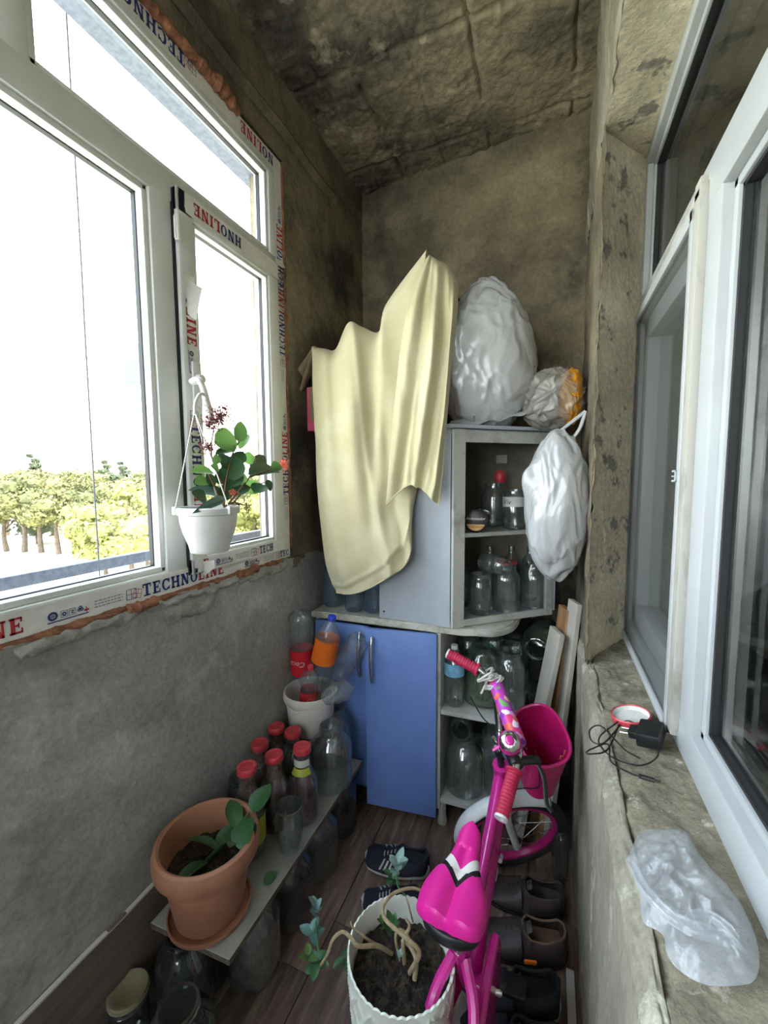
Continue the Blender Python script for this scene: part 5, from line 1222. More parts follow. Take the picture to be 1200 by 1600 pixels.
#--OBJECTS3--
# ================================================================ children's bicycle
bike = thing('bicycle', "child's pink bicycle with white mudguards and a magenta basket, front wheel turned aside", 'bicycle', (-.13, 1.05, 0))
Hd = Vector((-.122, 1.262, .535)); kk = Vector((0, -.375, .927)).normalized(); f0 = Vector((0, .927, .375)).normalized(); l0 = Vector((-1, 0, 0))
Rst = Matrix.Rotation(-math.radians(66), 3, kk)
def SP(l, f, u): return Hd + Rst @ (l0 * l + f0 * f + kk * u)
fw = Rst @ f0; lf_ = Rst @ l0
def xb(y): return -.152 + (y - .86) * .075
def B(y, z, dx=0): return Vector((xb(y) + dx, y, z))
# frame
bm = NB(); tube(bm, [Hd - kk * .115, Hd + kk * .005], .021, 16); tube(bm, [Hd - kk * .118, Hd - kk * .105], .025, 16); tube(bm, [Hd - kk * .01, Hd + kk * .008], .025, 16)
tube(bm, [B(1.285, .485), B(1.16, .41), B(1.02, .33), B(.90, .255)], .026, 16, 8); tube(bm, [B(1.27, .51), B(1.14, .445), B(.99, .385), B(.82, .365)], .014, 12, 8)
tube(bm, [B(.89, .235), B(.83, .34), B(.80, .43)], .016, 12); tube(bm, [B(.89, .245, -.035), B(.89, .245, .035)], .022, 14)
for s in (-1, 1):
    tube(bm, [B(.89, .24, .02 * s), B(.78, .215, .045 * s), B(.60, .19, .052 * s)], .012, 8, 5); tube(bm, [B(.805, .41, .012 * s), B(.75, .33, .045 * s), B(.60, .19, .052 * s)], .012, 8, 5)
tube(bm, [B(1.115, .375), B(1.095, .385)], .028, 16)
obj('frame', bm, 'pink', bike)
bm = NB(); tube(bm, [B(1.13, .36, .028), B(1.10, .372, .030)], .006, 8); tube(bm, [B(1.135, .34, .0), B(1.11, .335, .012), B(1.07, .34, .014)], .013, 10, 5, flat=.5); obj('cable_guide', bm, 'white_paint', bike)
# broad pink chain guard along the right side of the rear wheel
bm = NB()
cgp = [(.95, .30), (.93, .335), (.84, .335), (.62, .265), (.555, .235), (.54, .19), (.57, .155), (.66, .150), (.88, .175), (.94, .215)]
for x0, x1 in ((.038, .062),):
    a_ = [bm.verts.new(B(y, z, x0)) for y, z in cgp]; b_ = [bm.verts.new(B(y, z, x1)) for y, z in cgp]; n = len(cgp)
    bm.faces.new(a_); bm.faces.new(b_[::-1])
    for i in range(n): bm.faces.new((a_[i], b_[i], b_[(i + 1) % n], a_[(i + 1) % n]))
bmesh.ops.recalc_face_normals(bm, faces=bm.faces)
tube(bm, [B(y, z, .052) for y, z in cgp] + [B(cgp[0][0], cgp[0][1], .052)], .010, 8)
obj('chain_guard', bm, 'pink', bike)
def wheel(c, axis, up_, r, nm, rimm):
    """tyre with rim, hub and spokes as sub-parts"""
    axis = Vector(axis).normalized(); Mx = align(axis)
    def ringtube(rad, rr, m, nm_, par, seg=56, fl=1.0):
        bm = NB(); n2 = 14; rings = []
        for i in range(seg):
            a = 2 * PI * i / seg; rings.append([bm.verts.new(Vector(c) + Mx @ Vector(((rad + rr * math.cos(b * 2 * PI / n2)) * math.cos(a), (rad + rr * math.cos(b * 2 * PI / n2)) * math.sin(a), rr * fl * math.sin(b * 2 * PI / n2)))) for b in range(n2)])
        for i in range(seg):
            for b in range(n2): bm.faces.new((rings[i][b], rings[(i + 1) % seg][b], rings[(i + 1) % seg][(b + 1) % n2], rings[i][(b + 1) % n2]))
        bmesh.ops.recalc_face_normals(bm, faces=bm.faces)
        return obj(nm_, bm, m, par)
    t = ringtube(r - .020, .020, 'rubber', nm, bike)
    ringtube(r - .043, .0095, rimm, 'rim', t, fl=1.5)
    bm = NB(); cyl(bm, Vector(c) - axis * .035, Vector(c) + axis * .035, .014, .014, 14); cyl(bm, Vector(c) - axis * .03, Vector(c) - axis * .026, .024, .024, 16); cyl(bm, Vector(c) + axis * .026, Vector(c) + axis * .03, .024, .024, 16); cyl(bm, Vector(c) - axis * .055, Vector(c) + axis * .055, .005, .005, 8); obj('hub', bm, 'steel', t)
    me = None
    for i in range(20):
        a = 2 * PI * i / 20; s = 1 if i % 2 else -1; off = .55 * (1 if i % 4 < 2 else -1)
        p0 = Vector((.022 * math.cos(a + off), .022 * math.sin(a + off), .028 * s)); p1 = Vector(((r - .05) * math.cos(a), (r - .05) * math.sin(a), 0))
        bm = NB(); tube(bm, [Vector(c) + Mx @ p0, Vector(c) + Mx @ p1], .0011, 5); obj('spoke', bm, 'steel', t)
    return t
AX = SP(0, .03, -.372); R_W = AX.z - .001
print('front axle', AX[:], SP(0, .22, -.37)[:])
wheel(AX, lf_, None, R_W, 'front_wheel', 'pink_dark')
RA = B(.60, .19); wheel(RA, (1, .075, 0), None, .189, 'rear_wheel', 'pink_dark')
# white mudguards
def guard(c, axis, ref, r, a0, a1, wd, nm):
    axis = Vector(axis).normalized(); ref = (Vector(ref) - axis * Vector(ref).dot(axis)).normalized(); o2 = axis.cross(ref); bm = NB()
    def f(a, b):
        an = a0 + (a1 - a0) * a; s = b * 2 - 1; q = wd * (1 - .25 * (abs(a * 2 - 1)) ** 6); rr_ = r - .014 * s * s
        return Vector(c) + (ref * math.cos(an) + o2 * math.sin(an)) * rr_ + axis * q * s
    grid(bm, f, 40, 10); o = obj(nm, bm, 'white_paint', bike); md = o.modifiers.new('t', 'SOLIDIFY'); md.thickness = .002; return o
upw = Vector((0, 0, 1))
side = 1 if lf_.cross(upw).dot(fw) > 0 else -1
guard(AX, lf_, upw, R_W + .013, side * -1.75, side * .55, .028, 'front_mudguard')
guard(RA, (1, .075, 0), upw, .203, -.9 if Vector((1, .075, 0)).cross(upw).y > 0 else -1.0, 1.2, .028, 'rear_mudguard')
# white fork with flat blades
bm = NB(); tube(bm, [SP(0, 0, -.12), SP(0, 0, -.14)], .024, 14)
for s in (-1, 1):
    tube(bm, [SP(0, 0, -.13), SP(.045 * s, .0, -.150), SP(.050 * s, .004, -.22), SP(.046 * s, .03, -.372)], .012, 12, 6, flat=1.0)
obj('fork', bm, 'white_paint', bike)
# handlebar
US = .045
bm = NB(); 
hb_pts = [SP(.205, -.085, .232 + US), SP(.165, -.03, .22 + US), SP(.14, .0, .20 + US), SP(.115, .02, .17 + US), SP(.06, .015, .075 + US), SP(.025, .01, .045 + US), SP(-.025, .01, .045 + US), SP(-.055, .015, .075 + US), SP(-.09, .02, .165 + US), SP(-.12, .015, .19 + US), SP(-.155, -.01, .18 + US), SP(-.235, -.065, .165 + US)]
tube(bm, hb_pts, .0105, 12, 5); obj('handlebar', bm, 'chrome', bike)
bm = NB(); tube(bm, [SP(0, 0, -.0), SP(0, 0, .075 + US * .6)], .0115, 14); tube(bm, [SP(0, -.0, .06), SP(0, .02, .055 + US)], .020, 14); obj('stem', bm, 'black_plastic', bike)
for l, u in ((.018, .08), (-.018, .08), (0, .095), (.0, .06)):
    bm = NB(); cyl(bm, SP(l, -.012, u + US - .02), SP(l, -.014, u + US - .008), .006, .0055, 10); obj('bolt', bm, 'steel', bike)
pA, pB = SP(.108, .025, .185 + US), SP(-.088, .025, .185 + US)
bm = NB(); tube(bm, [pA, pA.lerp(pB, .03), pA.lerp(pB, .5), pA.lerp(pB, .97), pB], .021, 22, 6, rf=lambda t: .0215 if .03 < t < .97 else .0175)
pd = obj('crossbar_pad', bm, 'floral', bike)
def grip(a, b, end_white=True):
    bm = NB(); d = (b - a); n = 60
    tube(bm, [a + d * i / n for i in range(n + 1)], .016, 16, rf=lambda t: (.0215 if t < .06 else .0165 + (.0012 if int(t * 26) % 2 else 0)) if t < .96 else .0175)
    g = obj('grip', bm, 'grip', bike); bm = NB(); u_ = d.normalized(); lathe(bm, [(.007, .0), (.007, .006), (.0165, .006), (.0165, 0)], 20, b, align(u_)); obj('grip_end', bm, 'white_paint', g); return g
grip(SP(.15, -.018, .215 + US), SP(.215, -.098, .236 + US)); grip(SP(-.155, -.010, .180 + US), SP(-.245, -.072, .163 + US))
# bell beside the near end of the pad
bc_ = SP(-.108, -.005, .225 + US); bn = (Vector((0, 0, CAMH)) - bc_).normalized() * .6 + kk * .4; bm = NB()
lathe(bm, [(0, .016), (.010, .0155), (.020, .012), (.0255, .006), (.027, 0), (.026, -.004), (0, -.004)], 30, bc_, align(bn)); bl_ = obj('bell', bm, 'chrome', bike)
bm = NB(); lathe(bm, [(0, .0185), (.008, .0182), (.012, .015), (.012, .012)], 24, bc_, align(bn)); obj('bell_badge', bm, 'pink', bl_)
bm = NB(); lathe(bm, [(.0265, .002), (.030, -.003), (.029, -.016), (.02, -.020), (0, -.020)], 30, bc_, align(bn)); obj('bell_base', bm, 'pink', bl_)
bm = NB(); tube(bm, [bc_ - bn * .012 + fw * -.02, bc_ - bn * .012 - fw * .045 + Vector((0, 0, -.012))], .006, 8, flat=.5); obj('bell_lever', bm, 'pink', bl_)
# brake lever, its cable
bm = NB(); a = SP(-.135, .0, .185 + US); tube(bm, [a - Rst @ l0 * .012, a + Rst @ l0 * .012], .019, 14)
tube(bm, [a, a + fw * .045 + kk * -.005, a + fw * .062 - kk * .012], .014, 10, 5, flat=.7)
tube(bm, [a + fw * .055 - kk * .01, a + fw * .060 - Rst @ l0 * .04 - kk * .02, a + fw * .045 - Rst @ l0 * .09 - kk * .03, a + fw * .050 - Rst @ l0 * .11 - kk * .035], .006, 8, 6, flat=.6); obj('brake_lever', bm, 'black_plastic', bike)
bm = NB(); tube(bm, [SP(-.11, .04, .19 + US), SP(-.05, .03, .13 + US), SP(.04, -.03, .12 + US), SP(.10, -.06, .16 + US)], .0022, 6, 7); obj('brake_cable', bm, 'black_plastic', bike)
bm = NB(); tube(bm, [SP(-.12, .06, .19 + US), SP(-.10, .08, .05), SP(-.04, .06, -.06), SP(.0, .05, -.13)], .0022, 6, 7); obj('brake_cable', bm, 'black_plastic', bike)
# string wound round the far bend of the bar
ws_ = SP(.128, .012, .195 + US); dwr = (SP(.115, .02, .17 + US) - SP(.14, 0, .20 + US)).normalized()
pts = []; Mw = align(dwr)
for i in range(150):
    t = i / 149; a = t * 2 * PI * 7; rr = .024 + .008 * math.sin(i * .21) + .004 * math.sin(i * 1.3); pts.append(ws_ + Mw @ Vector((rr * math.cos(a), rr * math.sin(a) * 1.05, .020 * math.sin(t * 17) )))
bm = NB(); tube(bm, pts, .0032, 7); so_ = obj('string_wrap', bm, 'string', bike)
bm = NB(); tube(bm, [ws_ + Vector((.01, -.02, -.01)), ws_ + Vector((.035, -.04, -.04)), ws_ + Vector((.050, -.04, -.085))], .0035, 6, 5); obj('string_end', bm, 'string', so_)
bm = NB(); tube(bm, [ws_ + Vector((-.012, -.02, -.015)), ws_ + Vector((-.022, -.03, -.04))], .0035, 6); obj('string_end', bm, 'string', so_)
# basket hung in front of the handlebar, turned with it
def bpt(l, f, u): return SP(l, f, u)
bm = NB()
BW, BD, BH = .098, .138, .185; BO = .010
def outline(a):
    """flat back, round front"""
    x = math.sin(a); y = math.cos(a); return (BW * math.copysign(abs(x) ** .75, x), BD * .5 + BD * .5 * math.copysign(abs(y) ** .75, -y))
def bwall(a, b, ins=0):
    l, f = outline(a * 2 * PI); k = (.72 + .28 * b) - ins; u = BO - BH + BH * b + .030 * b * (f / BD)
    return bpt(l * k, .055 + f * k + (1 - k) * .02, u + .10)
grid(bm, lambda a, b: bwall(a, b), 64, 12)
grid(bm, lambda a, b: bwall(a, 1, .02).lerp(bwall(a, 1, .02), 0) + (bwall(a, 0, .03) - bwall(a, 1, .02)) * b, 64, 12)
grid(bm, lambda a, b: bwall(a, 0, .0).lerp(bpt(0, .11, BO - BH + .10), b), 64, 4)
grid(bm, lambda a, b: bwall(a, 0, .03).lerp(bpt(0, .11, BO - BH + .103), b) + kk * .002, 64, 4)
bmesh.ops.remove_doubles(bm, verts=bm.verts, dist=.0003)
bs = obj('basket', bm, 'basket', bike)
bm = NB(); tube(bm, [bwall(i / 64, 1, .005) for i in range(65)], .0048, 8); obj('basket_rim', bm, 'basket', bs)
bm = NB()
for pts in ([(.0, .62), (.03, .70), (.02, .80)], [(.05, .60), (.06, .68), (.09, .66)], [(-.03, .50), (.0, .56), (-.02, .60)], [(.07, .52), (.09, .56)], [(.12, .44), (.13, .50)], [(.03, .42), (.05, .47)]):
    tube(bm, [bwall(.5 + .0 + p * .6 + .05, q, .035) for p, q in pts], .0018, 5)
obj('worn_print', bm, 'flower', bs)
# saddle
sd = Vector((-.172, .882, .500))
bm = NB()
def sad(a, b):
    t = b; y = -.120 + .24 * t                 # rear to nose
    wv = .029 + .046 * (1 / (1 + math.exp((t - .56) * 13))) * (.80 + .20 * math.sin(PI * min(1, t / .5)))
    if t > .86: wv *= max(0, 1 - ((t - .86) / .14) ** 2.6) ** .5
    if t < .08: wv *= (t / .08) ** .5 * .4 + .6
    an = -PI / 2 * 1.05 + a * PI * 1.05; x = wv * math.sin(an) ; z = .040 * math.cos(an) ** .6 if math.cos(an) > 0 else -.004
    z = z * (.8 if t > .05 else .8 * (t / .05) ** .5 + .0) + .012 * (t - .4) ** 2 * 4 - (.008 * math.exp(-(x / .012) ** 2) * (t < .75)) + .006 * math.exp(-((abs(x) - .04) / .03) ** 2) * (t < .5)
    return Vector((x, y, z))
grid(bm, sad, 40, 60)
bmesh.ops.rotate(bm, verts=bm.verts, cent=(0, 0, 0), matrix=Matrix.Rotation(math.radians(5), 3, 'X') @ Matrix.Rotation(math.radians(-4), 3, 'Z'))
so = obj('saddle', bm, 'saddle', bike, world=False); so.location = sd - bike.location
bm = NB(); bmesh.ops.create_icosphere(bm, subdivisions=3, radius=1, matrix=Matrix.Diagonal((.062, .035, .03, 1)))
for v in bm.verts: v.co += Vector((0, -.095, -.012)); v.co.z = min(v.co.z, .0)
obj('saddle_base', bm, 'black_plastic', so, world=False)
bm = NB(); tube(bm, [B(.80, .42), B(.795, .50, -.005)], .012, 12); obj('seat_post', bm, 'chrome', bike)
for s in (-1, 1):
    bm = NB(); tube(bm, [B(.89, .245, .04 * s), B(.89, .245, .07 * s), B(.89 + .08 * s, .245 - .07 * s, .075 * s)], .007, 8); cr_ = obj('crank', bm, 'steel', bike)
    bm = NB(); c = B(.89 + .08 * s, .245 - .07 * s, .105 * s if s < 0 else .09); box(bm, c.x - .03, c.x + .03, c.y - .025, c.y + .025, c.z - .009, c.z + .009, .004); obj('pedal', bm, 'black_plastic', cr_)

# ================================================================ shoes
def shoe(nm, loc, yaw, label, upper, sole, lining, L=.25, W=.088, Hh=.075, collar=.09, group=None, stripes=False, lift=0, roll=0):
    t = thing(nm, label, 'shoe', loc, group); t.rotation_euler = (roll, 0, yaw)
    def wid(s): return W / 2 * ((.74 + .30 * math.sin(PI * (s ** 1.2) * .92 + .12)) * min(1, (s / .08 + .05)) ** .4 * min(1, ((1 - s) / .10 + .0)) ** .5 + .002)
    def mid(s): return .010 * math.sin(PI * s)
    bm = NB(); n = 40
    def so_f(a, b):
        s = b; an = a * 2 * PI; w_ = wid(s) * 1.05; return Vector((L * (s - .0), mid(s) + w_ * math.cos(an), .011 + .011 * max(-1, min(1, 1.6 * math.sin(an))) + .008 * max(0, s - .75) * 4 * .5))
    grid(bm, so_f, 20, n); obj('sole', bm, sole, t, world=False)
    def top(s):   # ridge height along the shoe: heel collar, throat, toe
        if s < .45: return collar
        return collar + (Hh * .52 - collar) * min(1, (s - .45) / .38) ** .8
    bm = NB()
    def up_f(a, b):
        s = b; x = L * s; w_ = wid(s); hgt = top(s)
        tip = max(0, (s - .86) / .14); hgt *= (1 - tip ** 2.2 * .75)
        open_ = 1.0 if .05 < s < .50 else 0.0
        an = (a * 2 - 1); A_ = abs(an)
        if s < .52:      # open collar: sides rise and lean in
            k = A_; side = math.copysign(1, an); z = .020 + (1 - k) * (hgt * (1 - .22 * math.sin(PI * min(1, s / .5)) ) - .02); yy = side * w_ * (1 - .30 * (1 - k) ** 1.6)
            cl_ = max(0, (s - .42) / .10); 
            if cl_ > 0: yy = yy * (1 - cl_ * (1 - k))
            if s < .05: yy *= (s / .05) ** .5 if s > 0 else 0
            return Vector((x + .004, mid(s) + yy, z))
        z = .020 + (hgt - .020) * math.cos(A_ * PI / 2) ** .75 if A_ < 1 else .020
        return Vector((x, mid(s) + w_ * math.sin(an * PI / 2), z))
    fs = grid(bm, up_f, 40, 60)
    dl = [f for f in fs if f.calc_center_median().x < L * .44 and abs(f.calc_center_median().y - mid(.2)) < .0035]
    # remove the bridging strip across the opening
    rem = []
    for f in fs:
        c_ = f.calc_center_median(); ys = [v.co.y for v in f.verts]
        if c_.x < L * .47 and max(ys) - min(ys) > wid(c_.x / L) * .5: rem.append(f)
    bmesh.ops.delete(bm, geom=rem, context='FACES')
    for v in bm.verts: v.co += Vector((0, nz(v.co, 30, 3), nz(v.co, 26, 5))) * .003
    o = obj('upper', bm, upper, t, world=False); md = o.modifiers.new('t', 'SOLIDIFY'); md.thickness = .004; md.offset = -1
    bm = NB(); grid(bm, lambda a, b: Vector((L * (.03 + .50 * b), mid(.03 + .5 * b) + wid(.03 + .5 * b) * .86 * (a * 2 - 1), .026 + .012 * (a * 2 - 1) ** 2)), 8, 16); obj('insole', bm, lining, t, world=False)
    bm = NB(); rim = [up_f(.5 - .012, b / 20 * .46 + .02) for b in range(21)] + [up_f(.5 + .012, b / 20 * .46 + .02) for b in range(20, -1, -1)]; rim.append(rim[0])
    tube(bm, rim, .0035, 7); obj('collar_edge', bm, lining, t, world=False)
    # tongue and laces
    bm = NB(); grid(bm, lambda a, b: Vector((L * (.40 + .22 * b), mid(.5) + .018 * (a * 2 - 1), collar * 1.02 - b * (collar - Hh * .66) - .006 * (a * 2 - 1) ** 2)), 6, 8); obj('tongue', bm, upper, t, world=False)
    bm = NB()
    for k in range(4):
        s = .50 + k * .055; h_ = top(s) * .98 + .004; tube(bm, [(L * s, mid(s) - .018, h_ - .005), (L * s + .004, mid(s), h_ + .001), (L * s, mid(s) + .018, h_ - .005)], .0022, 6, 4)
    obj('laces', bm, 'sole' if stripes else 'black_plastic', t, world=False)
    if stripes:
        for sgn in (-1, 1):
            for k in range(3):
                bm = NB(); s0 = .50 + k * .07
                grid(bm, lambda a, b: up_f(.5 + sgn * (.12 + .30 * b), s0 + .030 * a + .06 * b) + Vector((0, sgn * .004, .004)), 3, 10); obj('stripe', bm, 'sole', t, world=False)
    return t
shoe('sneaker', (-.375, 1.345, 0), math.radians(190), 'black canvas sneaker with three white stripes on the floor left of the bicycle', 'shoe_navy', 'sole', 'shoe_navy', .245, .098, .062, .068, stripes=True)
shoe('sneaker', (-.37, 1.215, 0), math.radians(200), 'black sneaker mostly hidden behind the silvery leaves, left of the saddle', 'shoe_navy', 'sole', 'shoe_navy', .20, .082, .055, .062, stripes=True)
shoe('leather_shoe', (.080, 1.375, 0), math.radians(186), 'worn brown leather shoe nearest the front wheel, below the right wall', 'leather', 'sole_dark', 'leather', .265, .098, .075, .085)
shoe('leather_shoe', (.082, 1.245, 0), math.radians(192), 'worn brown leather shoe with a tan lining, second from the front wheel', 'leather', 'sole_dark', 'leather_in', .265, .100, .078, .090)
s_ = shoe('sneaker', (.060, 1.105, 0), math.radians(196), 'black running shoe with an orange tab and white heel, behind the nearest shoe', 'shoe_black', 'sole', 'shoe_black', .26, .096, .075, .085)
bm = NB(); box(bm, .05, .085, -.052, -.045, .055, .066, .002); obj('orange_tab', bm, 'orange', s_, world=False)
s_ = shoe('sneaker', (.070, .985, 0), math.radians(190), 'black running shoe nearest the camera at the right bottom', 'shoe_black', 'sole', 'shoe_black', .26, .096, .075, .085)
shoe('sneaker', (.05, .86, 0), math.radians(184), 'dark shoe at the bottom edge, partly hidden by the pink chain guard', 'shoe_black', 'sole_dark', 'shoe_black', .25, .094, .07, .08)
# small wrapped bundle by the wall and a thin board lying along the wall foot
o = blob('wrapped_bundle', 'bag_grey', (.065, 1.475, .10), (.028, .035, .10), lambda t: 1, 61, None, 5, .05, 6); o.data.materials[0] = M['jar_dark']; recenter(tag(o, 'grey plastic wrapped bundle standing by the right wall behind the leather shoes', 'bundle'))
bm = NB(); box(bm, .0, .022, .80, 1.20, 0, .012, .002, 0, Matrix.Translation((.078, 0, 0)) ); recenter(tag(obj('wood_strip', bm, 'wood_pale'), 'pale wooden strip lying on the floor along the foot of the right wall', 'strip'))

# ================================================================ on the window sill
def SZ(x): return .866 + (x - .11) * .24
jl = thing('jar_lid', 'white jar lid with a red rim lying upside down on the sill', 'lid', (.185, 1.04, SZ(.185) + .004))
bm = NB(); tl = Euler((0, -.22, 0)).to_matrix(); lathe(bm, [(0, .002), (.034, .002), (.036, .004), (.037, .010), (.0385, .012), (.040, .010), (.040, .002), (.038, 0), (0, 0)], 40, mtx=tl); obj('lid_body', bm, 'paper', jl, world=False)
bm = NB(); lathe(bm, [(.0372, .0102), (.0385, .0128), (.0408, .0105), (.0408, .0015)], 40, mtx=tl); obj('red_rim', bm, 'lid_red', jl, world=False)
ad = thing('power_adapter', 'black power adapter with a coiled cable on the sill below the insect screen', 'adapter', (.205, .955, SZ(.205)))
Mx = Matrix.Translation((.205, .955, SZ(.205) + .018)) @ Matrix.Rotation(-.22, 4, 'Y') @ Matrix.Rotation(-.35, 4, 'Z')
bm = NB(); box(bm, -.022, .022, -.032, .032, -.013, .015, .004, 0, Mx); obj('adapter_body', bm, 'black_plastic', ad)
bm = NB(); box(bm, -.040, -.022, -.014, .018, -.010, .006, .003, 0, Mx); obj('plug', bm, 'black_plastic', ad)
for yy in (-.008, .010):
    bm = NB(); cyl(bm, Mx @ Vector((-.040, yy, -.002)), Mx @ Vector((-.056, yy, -.002)), .002, .002, 8); obj('pin', bm, 'steel', ad)
cpx = [(1000, 1185), (975, 1170), (940, 1135), (922, 1140), (925, 1158), (945, 1160), (975, 1128), (995, 1132), (1020, 1150), (1028, 1180), (1000, 1196), (960, 1185), (938, 1165), (938, 1150), (960, 1132), (968, 1128), (950, 1170), (925, 1178), (916, 1176), (925, 1170), (950, 1163), (955, 1190), (985, 1208), (1000, 1213)]
bm = NB(); cpts = []
for i, (a, b) in enumerate(cpx):
    p = P(a, b, z=.885); p = P(a, b, z=SZ(max(.115, p.x)) + .006 + .005 * (i % 3)); cpts.append(p)
tube(bm, cpts, .0016, 6, 8); obj('cable', bm, 'black_plastic', ad)
bm = NB(); tube(bm, [P(998, 1212, z=.892), P(1022, 1219, z=.892)], .0042, 8); tube(bm, [P(1022, 1219, z=.892), P(1032, 1222, z=.892)], .002, 8); obj('cable_plug', bm, 'black_plastic', ad)
# milky bag
pbg = thing('plastic_bag', 'crumpled milky carrier bag lying on the near end of the sill', 'bag', (.175, .62, SZ(.175)))
bm = NB(); rnd = random.Random(5)
outl = [(980, 1340), (1002, 1300), (1040, 1295), (1075, 1300), (1090, 1330), (1120, 1365), (1150, 1400), (1172, 1440), (1186, 1490), (1180, 1530), (1150, 1540), (1100, 1538), (1060, 1515), (1042, 1490), (1035, 1460), (1005, 1440), (1000, 1400), (990, 1370)]
ol = []
for a, b in outl:
    p = P(a, b, z=.885); ol.append(P(a, b, z=SZ(max(.115, p.x)) + .004))
olc = catmull(ol + [ol[0]], 8)[:-1]; cen = Vector((0, 0, 0))
for p in ol: cen += p / len(ol)
def bagtop(sgn, hh, sd_):
    def f(a, b):
        p = olc[int(a * (len(olc))) % len(olc)]; q = p.lerp(cen, 1 - b); r_ = 1 - b ** 2.5
        n1 = 1 - abs(nz(q, 26, sd_)) * 2.2; n2 = 1 - abs(nz(q, 55, sd_ + 2)) * 2.2
        q = q + Vector((0, 0, hh * (r_ * .9 + r_ * .45 * n1 * .7 + .16 * n2 * min(1, (1 - b) * 4)))) ; q.z = max(q.z, SZ(max(.11, q.x)) + .003); return q
    return f
grid(bm, bagtop(1, .030, 3), len(olc), 44); obj('bag_film', bm, 'bag_sill', pbg, angle=180)
bm = NB(); grid(bm, bagtop(1, .012, 9), len(olc), 24); obj('inner_film', bm, 'bag_sill', pbg, angle=180)
def band(pts, wd, seed):
    pts = catmull([P(a, b, z=zz_) for a, b, zz_ in pts], 8); bm = NB(); n = len(pts) - 1
    def f(a, b):
        i = int(a * n + .5); p = pts[i]; t = (pts[min(i + 1, n)] - pts[max(i - 1, 0)]).normalized(); s_ = t.cross(Vector((0, 0, 1))).normalized(); return p + s_ * wd * (b - .5) + Vector((0, 0, .004 * math.sin(b * PI * 3 + a * 3) + .002 * nz((a * 9, b * 3, seed), 2)))
    grid(bm, f, n, 10); return bm
obj('handle', band([(985, 1345, .905), (1005, 1385, .917), (1040, 1425, .924), (1080, 1450, .926), (1120, 1462, .926), (1140, 1480, .922), (1145, 1500, .912)], .014, 1), 'bag_sill', pbg, angle=180)
obj('handle', band([(1075, 1430, .924), (1110, 1432, .928), (1135, 1450, .93), (1155, 1475, .925), (1168, 1490, .915)], .010, 4), 'bag_sill', pbg, angle=180)

# ================================================================ hanging pot with plant
hp = thing('hanging_pot', 'white hanging pot with a flowering succulent, hooked on the window handle', 'plant pot', (-.880, .868, 1.238))
PS = .70
bm = NB(); lathe(bm, [(0, 0), (.070, 0), (.074, .004), (.078, .020), (.096, .055), (.106, .085), (.108, .100), (.108, .104), (.116, .106), (.118, .112), (.118, .122), (.114, .125), (.108, .122), (.104, .10), (.09, .09), (0, .09)], 48)
for v in bm.verts: v.co.x *= PS; v.co.y *= PS
pb = obj('pot_body', bm, 'pot_hang', hp, world=False)
bm = NB(); grid(bm, lambda a, b: Vector((PS * .103 * b * math.cos(a * 6.2832), PS * .103 * b * math.sin(a * 6.2832), .103 + .006 * nz((math.cos(a * 6.283) * b, math.sin(a * 6.283) * b, 0), 8))), 40, 10); stuff(obj('soil', bm, 'soil', hp, world=False))
hk = P(304, 642, x=-.925); hc = Vector((-.880, .868, 1.238))
for k, a in enumerate((-2.2, -.1, 2.0)):
    e = hc + Vector((.083 * math.cos(a), .083 * math.sin(a), .118)); bm = NB(); tube(bm, [hk, e], .0016, 6); s_ = obj('strand', bm, 'pot_hang', hp); bm = NB(); box(bm, e.x - .006, e.x + .006, e.y - .006, e.y + .006, e.z - .012, e.z + .010, .002); obj('clip', bm, 'pot_hang', s_)
bm = NB(); tube(bm, [hk + Vector((0, 0, -.012)), P(305, 630, x=-.92), P(312, 616, x=-.915), P(320, 618, x=-.915), P(322, 626, x=-.912)], .0045, 8, 6); obj('hook', bm, 'pot_hang', hp)
hxp = -.88
def HP(px, py, dx=0): return P(px, py, x=hxp + dx)
stems = [[(350, 790), (352, 760), (360, 720), (366, 700), (362, 690)], [(355, 790), (375, 765), (390, 745), (396, 725), (400, 715)], [(360, 790), (385, 765), (410, 755), (420, 750)], [(350, 790), (338, 765), (328, 745), (322, 735)], [(390, 745), (420, 735), (445, 728)],
         [(366, 700), (375, 688), (380, 675)], [(352, 760), (335, 730), (330, 700), (335, 665)], [(350, 792), (365, 785), (385, 790)]]
for i, st in enumerate(stems):
    bm = NB(); tube(bm, [HP(a, b, .02 * math.sin(i * 2 + k)) for k, (a, b) in enumerate(st)], .0028, 6, 5, rf=lambda t: .0032 - .0018 * t); obj('stem', bm, 'stem_brown', hp)
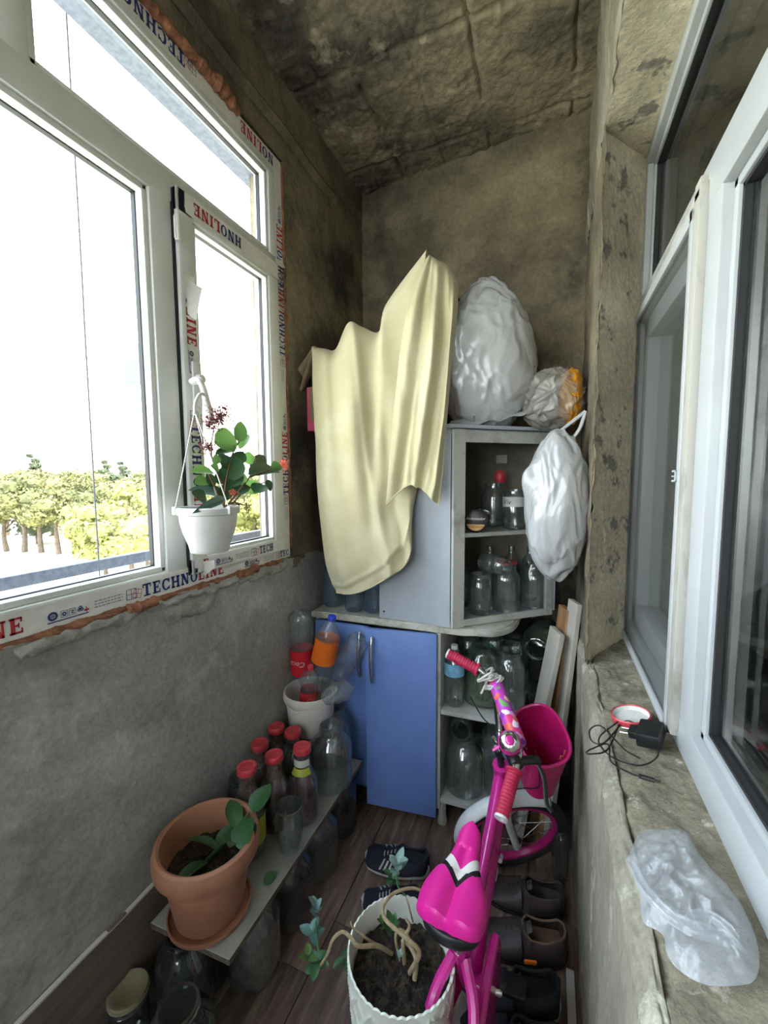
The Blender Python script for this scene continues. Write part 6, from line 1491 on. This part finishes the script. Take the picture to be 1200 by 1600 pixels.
# leaves: centre px, length px, width px, direction deg (0 right, 90 up), material
LV = [(354, 688, 36, 24, 10, 'leaf'), (377, 676, 30, 17, 75, 'leaf'), (383, 690, 28, 10, 50, 'leaf'), (348, 706, 24, 9, 15, 'leaf_dark'), (338, 719, 14, 12, 100, 'leaf'), (374, 716, 20, 16, 60, 'leaf_dark'), (390, 717, 18, 18, 80, 'leaf'), (367, 733, 36, 30, 80, 'leaf_dark'),
      (355, 722, 24, 16, 120, 'leaf_dark'), (403, 725, 30, 16, 45, 'leaf_dark'), (412, 736, 46, 17, 8, 'leaf_dark'), (321, 736, 27, 15, 175, 'leaf'), (318, 751, 16, 14, 200, 'leaf'), (330, 751, 22, 14, 110, 'leaf_dark'), (338, 731, 12, 11, 150, 'leaf'), (365, 751, 30, 14, 30, 'leaf_dark'), (393, 762, 20, 16, 40, 'leaf'), (407, 763, 22, 16, 30, 'leaf_dark'),
      (419, 757, 16, 10, 280, 'leaf_dark'), (336, 770, 46, 18, 165, 'leaf_blue'), (314, 776, 22, 17, 150, 'leaf_dark'), (330, 786, 52, 10, 200, 'leaf_blue'), (352, 770, 30, 18, 60, 'leaf_dark'), (378, 748, 22, 16, 95, 'leaf'), (433, 729, 18, 10, 30, 'leaf'), (345, 745, 24, 18, 70, 'leaf_dark'), (370, 765, 28, 14, 20, 'leaf_dark')]
rnd = random.Random(8)
for i, (cx, cy, L, W, an, m_) in enumerate(LV):
    a = math.radians(an); dx = .035 * math.sin(i * 1.9); c = HP(cx, cy, dx); b0_ = HP(cx - L / 2 * math.cos(a), cy + L / 2 * math.sin(a), dx); b1_ = HP(cx + L / 2 * math.cos(a), cy - L / 2 * math.sin(a), dx); d = b1_ - b0_
    leaf(hp, b0_, d + Vector((rnd.uniform(-.2, .2) * d.length, 0, 0)), d.length * 1.2, d.length * 1.25 * W / L, m_, rnd.uniform(-.4, .4), up=(.75, -.55, .45))
def blossom(c, n, spread, m_, seed, nm='flower_cluster'):
    rnd = random.Random(seed); bm = NB(); c = Vector(c)
    for k in range(n):
        q = c + Vector((rnd.gauss(0, spread * .5), rnd.gauss(0, spread), rnd.gauss(0, spread * .75))); s = rnd.uniform(.0016, .0034)
        for j in range(3):
            d = Vector((rnd.gauss(0, 1), rnd.gauss(0, 1), rnd.gauss(0, 1))).normalized(); e = d.orthogonal().normalized(); bm.faces.new([bm.verts.new(q + v) for v in (e * s * .4, d * s * 2.4 + e * s * .1, -e * s * .5)])
        if k % 4 == 0: tube(bm, [c + (q - c) * .1, q], .0005, 3)
    return stuff(obj(nm, bm, m_, hp, smooth=False))
blossom(HP(343, 652), 260, .018, 'flower_dry', 1); blossom(HP(330, 662), 170, .014, 'flower_dry', 2); blossom(HP(326, 698), 150, .014, 'flower_dry', 3); blossom(HP(352, 640), 60, .012, 'flower_dry', 8)
blossom(HP(370, 790), 60, .010, 'flower_dry', 4); blossom(HP(386, 790), 70, .014, 'flower_dry', 5); blossom(HP(365, 770), 50, .008, 'flower', 6); blossom(HP(444, 726), 150, .012, 'flower', 7)
